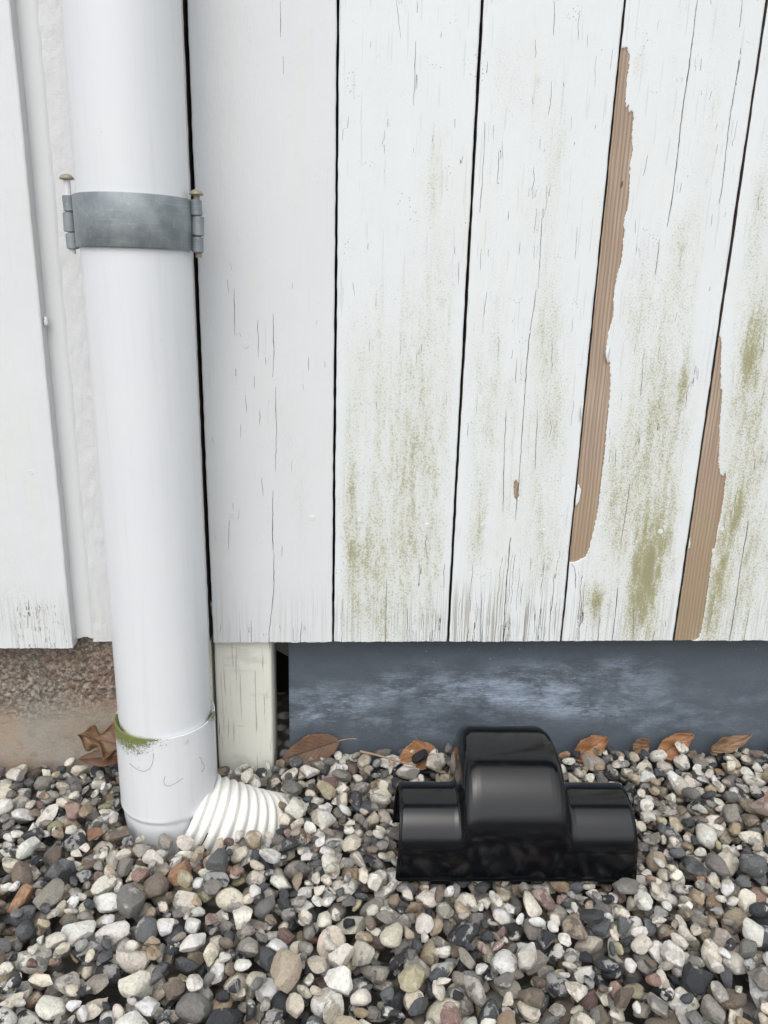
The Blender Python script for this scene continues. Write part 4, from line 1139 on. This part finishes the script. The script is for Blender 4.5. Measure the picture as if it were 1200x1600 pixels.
rs = np.random.default_rng(77)
STONES = []
def drop(size, x_rng, y_rng, cands, maxtop=None):
    k = int(rs.integers(NSHAPE))
    base = SH(k, 4)
    # lie mostly flat, with a free tilt now and then
    tilt = rs.normal(0, 0.42) if rs.random() < 0.75 else rs.uniform(-1.5, 1.5)
    Rm = np.array((Matrix.Rotation(rs.uniform(0, 6.283), 3, 'Z') @ Matrix.Rotation(tilt, 3, 'X') @ Matrix.Rotation(rs.normal(0, 0.35), 3, 'Y')))
    p = base @ Rm.T * size
    ci = np.floor(p[:, 0] / CELL + 0.5).astype(int); cj = np.floor(p[:, 1] / CELL + 0.5).astype(int)
    i0, j0 = ci.min(), cj.min(); w = ci.max() - i0 + 1; h = cj.max() - j0 + 1
    flat = (cj - j0) * w + (ci - i0)
    order = np.argsort(p[:, 2])
    topm = np.full(w * h, -1.0); topm[flat[order]] = p[order, 2]
    botm = np.full(w * h, 1.0); botm[flat[order[::-1]]] = p[order[::-1], 2]
    topm = topm.reshape(h, w); botm = botm.reshape(h, w); ok = topm > -0.9
    best = None
    for _ in range(cands):
        x = rs.uniform(*x_rng); y = rs.uniform(*y_rng)
        a = int((x - GX0) / CELL) + i0; b = int((y - GY0) / CELL) + j0
        if a < 0 or b < 0 or a + w > NXc or b + h > NYc: continue
        sl = (slice(b, b + h), slice(a, a + w))
        if (BLOCK[sl] & ok).any(): continue
        hh = np.where(ok, H[sl] - botm, -1)
        z = hh.max() - 0.0006
        tp = z + topm
        if (np.where(ok, tp - LIMIT[sl], -1) > 0).any(): continue
        sc = z + topm.max() * 0.5 - 0.02 * 0
        if best is None or sc < best[0]:
            best = (sc, x, y, z, sl, tp)
    if best is None: return False
    _, x, y, z, sl, tp = best
    x = GX0 + (int((x - GX0) / CELL) + 0.5) * CELL; y = GY0 + (int((y - GY0) / CELL) + 0.5) * CELL
    H[sl] = np.where(ok, np.maximum(H[sl], tp), H[sl])
    STONES.append((k, Rm, size, x, y, z, sl, ok, tp))
    return True

def rnd_size(lo=0.0055, hi=0.0175):
    return float(np.clip(rs.lognormal(math.log(0.0100), 0.31), lo, hi))
# visible field in two lifts, then a top dressing; wider surroundings more thinly
for _ in range(2000): drop(rnd_size(), (-0.52, 0.72), (-0.50, 0.032), 4)
for _ in range(2700): drop(rnd_size(), (-0.52, 0.72), (-0.50, 0.032), 9)
for _ in range(900): drop(rnd_size(0.0042, 0.0075), (-0.52, 0.72), (-0.50, 0.032), 10)
for _ in range(900): drop(rnd_size(0.009), (-0.79, -0.50), (-0.79, 0.03), 5)
for _ in range(900): drop(rnd_size(0.009), (0.70, 0.94), (-0.79, 0.03), 5)
for _ in range(1500): drop(rnd_size(0.009), (-0.55, 0.72), (-0.79, -0.48), 5)

# which pebbles show, and how large
def proj(x, y, z):
    v = Vector((x, y, z)) - CAM_POS
    d = v.dot(FWD); return 600 + 1202 * v.dot(RIGHT) / d, 800 - 1202 * v.dot(UP) / d, d
info = []
for i, s in enumerate(STONES):
    k, Rm, size, x, y, z, sl, ok, tp = s
    vis = float(((tp >= H[sl] - 0.0008) & ok).sum()) / ok.sum()
    px, py, d = proj(x, y, z)
    inf = -40 < px < 1240 and -40 < py < 1630
    info.append((vis * (size / d) ** 2 if inf and 0 < px < 1200 and py < 1585 else 0.0, inf, vis))
rank = sorted(range(len(STONES)), key=lambda i: -info[i][0])
single = set(rank[:300])

def stone_look(i):
    r = np.random.default_rng(9000 + i)
    c = PAL[int(r.choice(len(PAL), p=PW))]
    jit = r.uniform(0.84, 1.14); hue = r.normal(1, 0.014, 3)
    ca = np.clip(np.array(c[1][int(r.integers(len(c[1])))]) * jit * hue, 0.01, 0.8)
    cb = np.clip(np.array(c[2][int(r.integers(len(c[2])))]) * r.uniform(0.85, 1.15), 0.01, 0.8)
    return ca, cb, np.array([r.uniform(*c[3]), r.uniform(*c[4]), r.uniform(*c[5])]), r.uniform(-50, 50, 3)
bulk = {'v': [], 'f': [], 'ca': [], 'cb': [], 'par': [], 'sco': []}; nb = 0
for i, s in enumerate(STONES):
    k, Rm, size, x, y, z, sl, ok, tp = s
    one = i in single
    _, inf, vis = info[i]
    if not one and vis < 0.02 and inf: continue
    sub = 3 if one else (3 if inf and vis > 0.45 and size > 0.0115 else 2 if inf and vis > 0.05 else 1)
    v = SH(k, sub); f = ICO[sub][1]
    ca, cb, par, off = stone_look(i)
    n = len(v)
    rgba = lambda c: np.tile(np.append(c, 1.0), (n, 1))
    sco = v * size * 100 + off
    if one:
        me = mesh_np('pebble', v @ Rm.T * size, f, True, {'col_a': rgba(ca), 'col_b': rgba(cb), 'par': np.tile(par, (n, 1)), 'sco': sco}, 24)
        o = obj('pebble', me, M['stone'], ground)
        o.location = (x, y, z)
    else:
        bulk['v'].append(v @ Rm.T * size + np.array([x, y, z])); bulk['f'].append(f + nb); nb += n
        bulk['ca'].append(rgba(ca)); bulk['cb'].append(rgba(cb)); bulk['par'].append(np.tile(par, (n, 1))); bulk['sco'].append(sco)
B = {k: np.concatenate(v) for k, v in bulk.items()}
gravel = obj('gravel', mesh_np('gravel', B['v'], B['f'], True, {'col_a': B['ca'], 'col_b': B['cb'], 'par': B['par'], 'sco': B['sco']}, 26), M['stone'], ground)
tag(gravel, kind='stuff')

def surf(x, y):
    i = int((x - GX0) / CELL); j = int((y - GY0) / CELL)
    return float(H[max(0, j - 3):j + 4, max(0, i - 3):i + 4].max())

# ------------------------------------------------------------------ fallen leaves and a twig
def leaf(label, base, tip, normal, width, mat, curl=0.15, wave=0.06, lobes=0, fold=0.2, stem=0.35, seed=0, crumple=0.0):
    base = Vector(base); tip = Vector(tip)
    ax = tip - base; L = ax.length; ax.normalize()
    n = Vector(normal); n = (n - ax * n.dot(ax)).normalized(); sd = n.cross(ax)
    r = np.random.default_rng(seed); ph = r.uniform(0, 6.28, 4)
    nu, nv = 40, 21
    V, UV = [], []
    for i in range(nu):
        u = i / (nu - 1)
        w = width * 0.5 * (math.sin(math.pi * u ** 0.85) ** 0.75)
        if lobes: w *= 0.72 + 0.30 * math.sin(u * lobes * 2 * math.pi + ph[0])
        w *= 1 + 0.030 * math.sin(u * 60 + ph[1]) + 0.05 * math.sin(u * 17 + ph[3])
        for j in range(nv):
            t = j / (nv - 1) * 2 - 1
            h = fold * abs(t) * w + curl * L * (u - 0.5) ** 2 * 2 + wave * L * t * abs(t) * math.sin(u * 7.5 + ph[2] + (0.8 if t > 0 else 0)) * 0.6
            h += crumple * (math.sin(u * 9 + ph[3] + t * 3) * 0.6 + math.sin(u * 15 + t * 6 + ph[0]) * 0.4) * (0.3 + abs(t))
            p = ax * (u * L) + sd * (t * w * (1 - 0.12 * fold)) + n * h
            V.append(p); UV.append((u, t, 0))
    e = empty('fallen_leaf', base); tag(e, label, 'leaf', 'fallen leaves along the wall')
    me = mesh_np('blade', np.array(V), grid_faces(nu, nv), True, {'leafuv': np.array(UV, dtype=float)})
    b = obj('blade', me, M[mat], e)
    so = b.modifiers.new('t', 'SOLIDIFY'); so.thickness = 0.0005
    if stem:
        pts = [ax * (-stem * L * t) + n * (curl * L * 0.5 + 0.002 * math.sin(t * 2)) - Vector((0, 0, 0.006 * t * t)) for t in np.linspace(-0.1, 1, 10)]
        tube_curve('stalk', pts, 0.0007, M['twig'], e, 6)
    return e
leaf('wide flat brown leaf leaning on the grey panel beside the cream post', (0.012, 0.022, 0.030), (-0.066, 0.012, 0.008), (0.05, -0.85, 0.5), 0.040, 'leaf_brown', curl=0.06, wave=0.03, fold=0.12, stem=0.30, seed=1)
leaf('crumpled lobed brown leaf against the concrete plinth, left of the downpipe', (-0.262, -0.004, 0.043), (-0.325, -0.010, 0.062), (0.1, -0.75, 0.7), 0.048, 'leaf_tan', curl=0.30, wave=0.12, lobes=2.5, fold=0.35, stem=0.0, seed=2, crumple=0.006)
leaf('narrow reddish brown leaf lying under the crumpled lobed leaf', (-0.248, -0.018, 0.040), (-0.322, -0.022, 0.034), (0.0, -0.5, 0.85), 0.026, 'leaf_brown', curl=0.12, wave=0.05, fold=0.2, stem=0.0, seed=3)
leaf('brown veined leaf behind the left tunnel of the black box', (0.146, 0.016, 0.016), (0.092, 0.010, 0.004), (0.05, -0.7, 0.7), 0.040, 'leaf_orange', curl=0.10, wave=0.09, fold=0.25, stem=0.0, seed=4, crumple=0.002)
leaf('orange brown leaf standing upright just right of the black hump', (0.338, 0.010, 0.004), (0.386, 0.022, 0.030), (-0.1, -0.85, 0.45), 0.034, 'leaf_orange', curl=0.10, wave=0.11, fold=0.3, stem=0.0, seed=5, crumple=0.0022)
leaf('orange brown leaf leaning on the panel towards the right edge', (0.457, 0.012, 0.004), (0.510, 0.024, 0.032), (-0.15, -0.85, 0.45), 0.032, 'leaf_orange', curl=0.12, wave=0.11, fold=0.3, stem=0.0, seed=6, crumple=0.0022)
leaf('rightmost curled brown leaf among the pebbles by the panel', (0.530, 0.006, 0.014), (0.592, 0.020, 0.030), (-0.1, -0.6, 0.7), 0.022, 'leaf_tan', curl=0.15, wave=0.08, fold=0.4, stem=0.0, seed=7, crumple=0.003)
leaf('small crumpled grey brown leaf scrap between the two orange leaves', (0.422, 0.012, 0.012), (0.446, 0.018, 0.026), (-0.2, -0.7, 0.6), 0.022, 'leaf_tan', curl=0.2, wave=0.15, fold=0.5, stem=0.0, seed=8, crumple=0.004)
leaf('brown leaf scrap at the right edge, away from the wall', (0.545, -0.110, 0.016), (0.575, -0.095, 0.030), (-0.3, -0.6, 0.7), 0.020, 'leaf_orange', curl=0.2, wave=0.1, fold=0.4, stem=0.0, seed=9)

ta, tb = (0.040, 0.008), (0.112, -0.030)
za, zb = surf(*ta) + 0.002, surf(*tb) + 0.002
zm = max(max(surf(ta[0] + (tb[0] - ta[0]) * t, ta[1] + (tb[1] - ta[1]) * t) - (za + (zb - za) * t) for t in np.linspace(0.1, 0.9, 15)), 0.0)
tw = tube_curve('twig', [(ta[0] + (tb[0] - ta[0]) * t, ta[1] + (tb[1] - ta[1]) * t + 0.0012 * math.sin(t * 6), za + (zb - za) * t + 0.75 * zm) for t in np.linspace(0, 1, 14)], 0.0017, M['twig'], None, 8, lambda u: 1.0 - 0.45 * u)
tag(tw, 'thin pale dry twig lying on pebbles in front of the grey panel', 'twig')
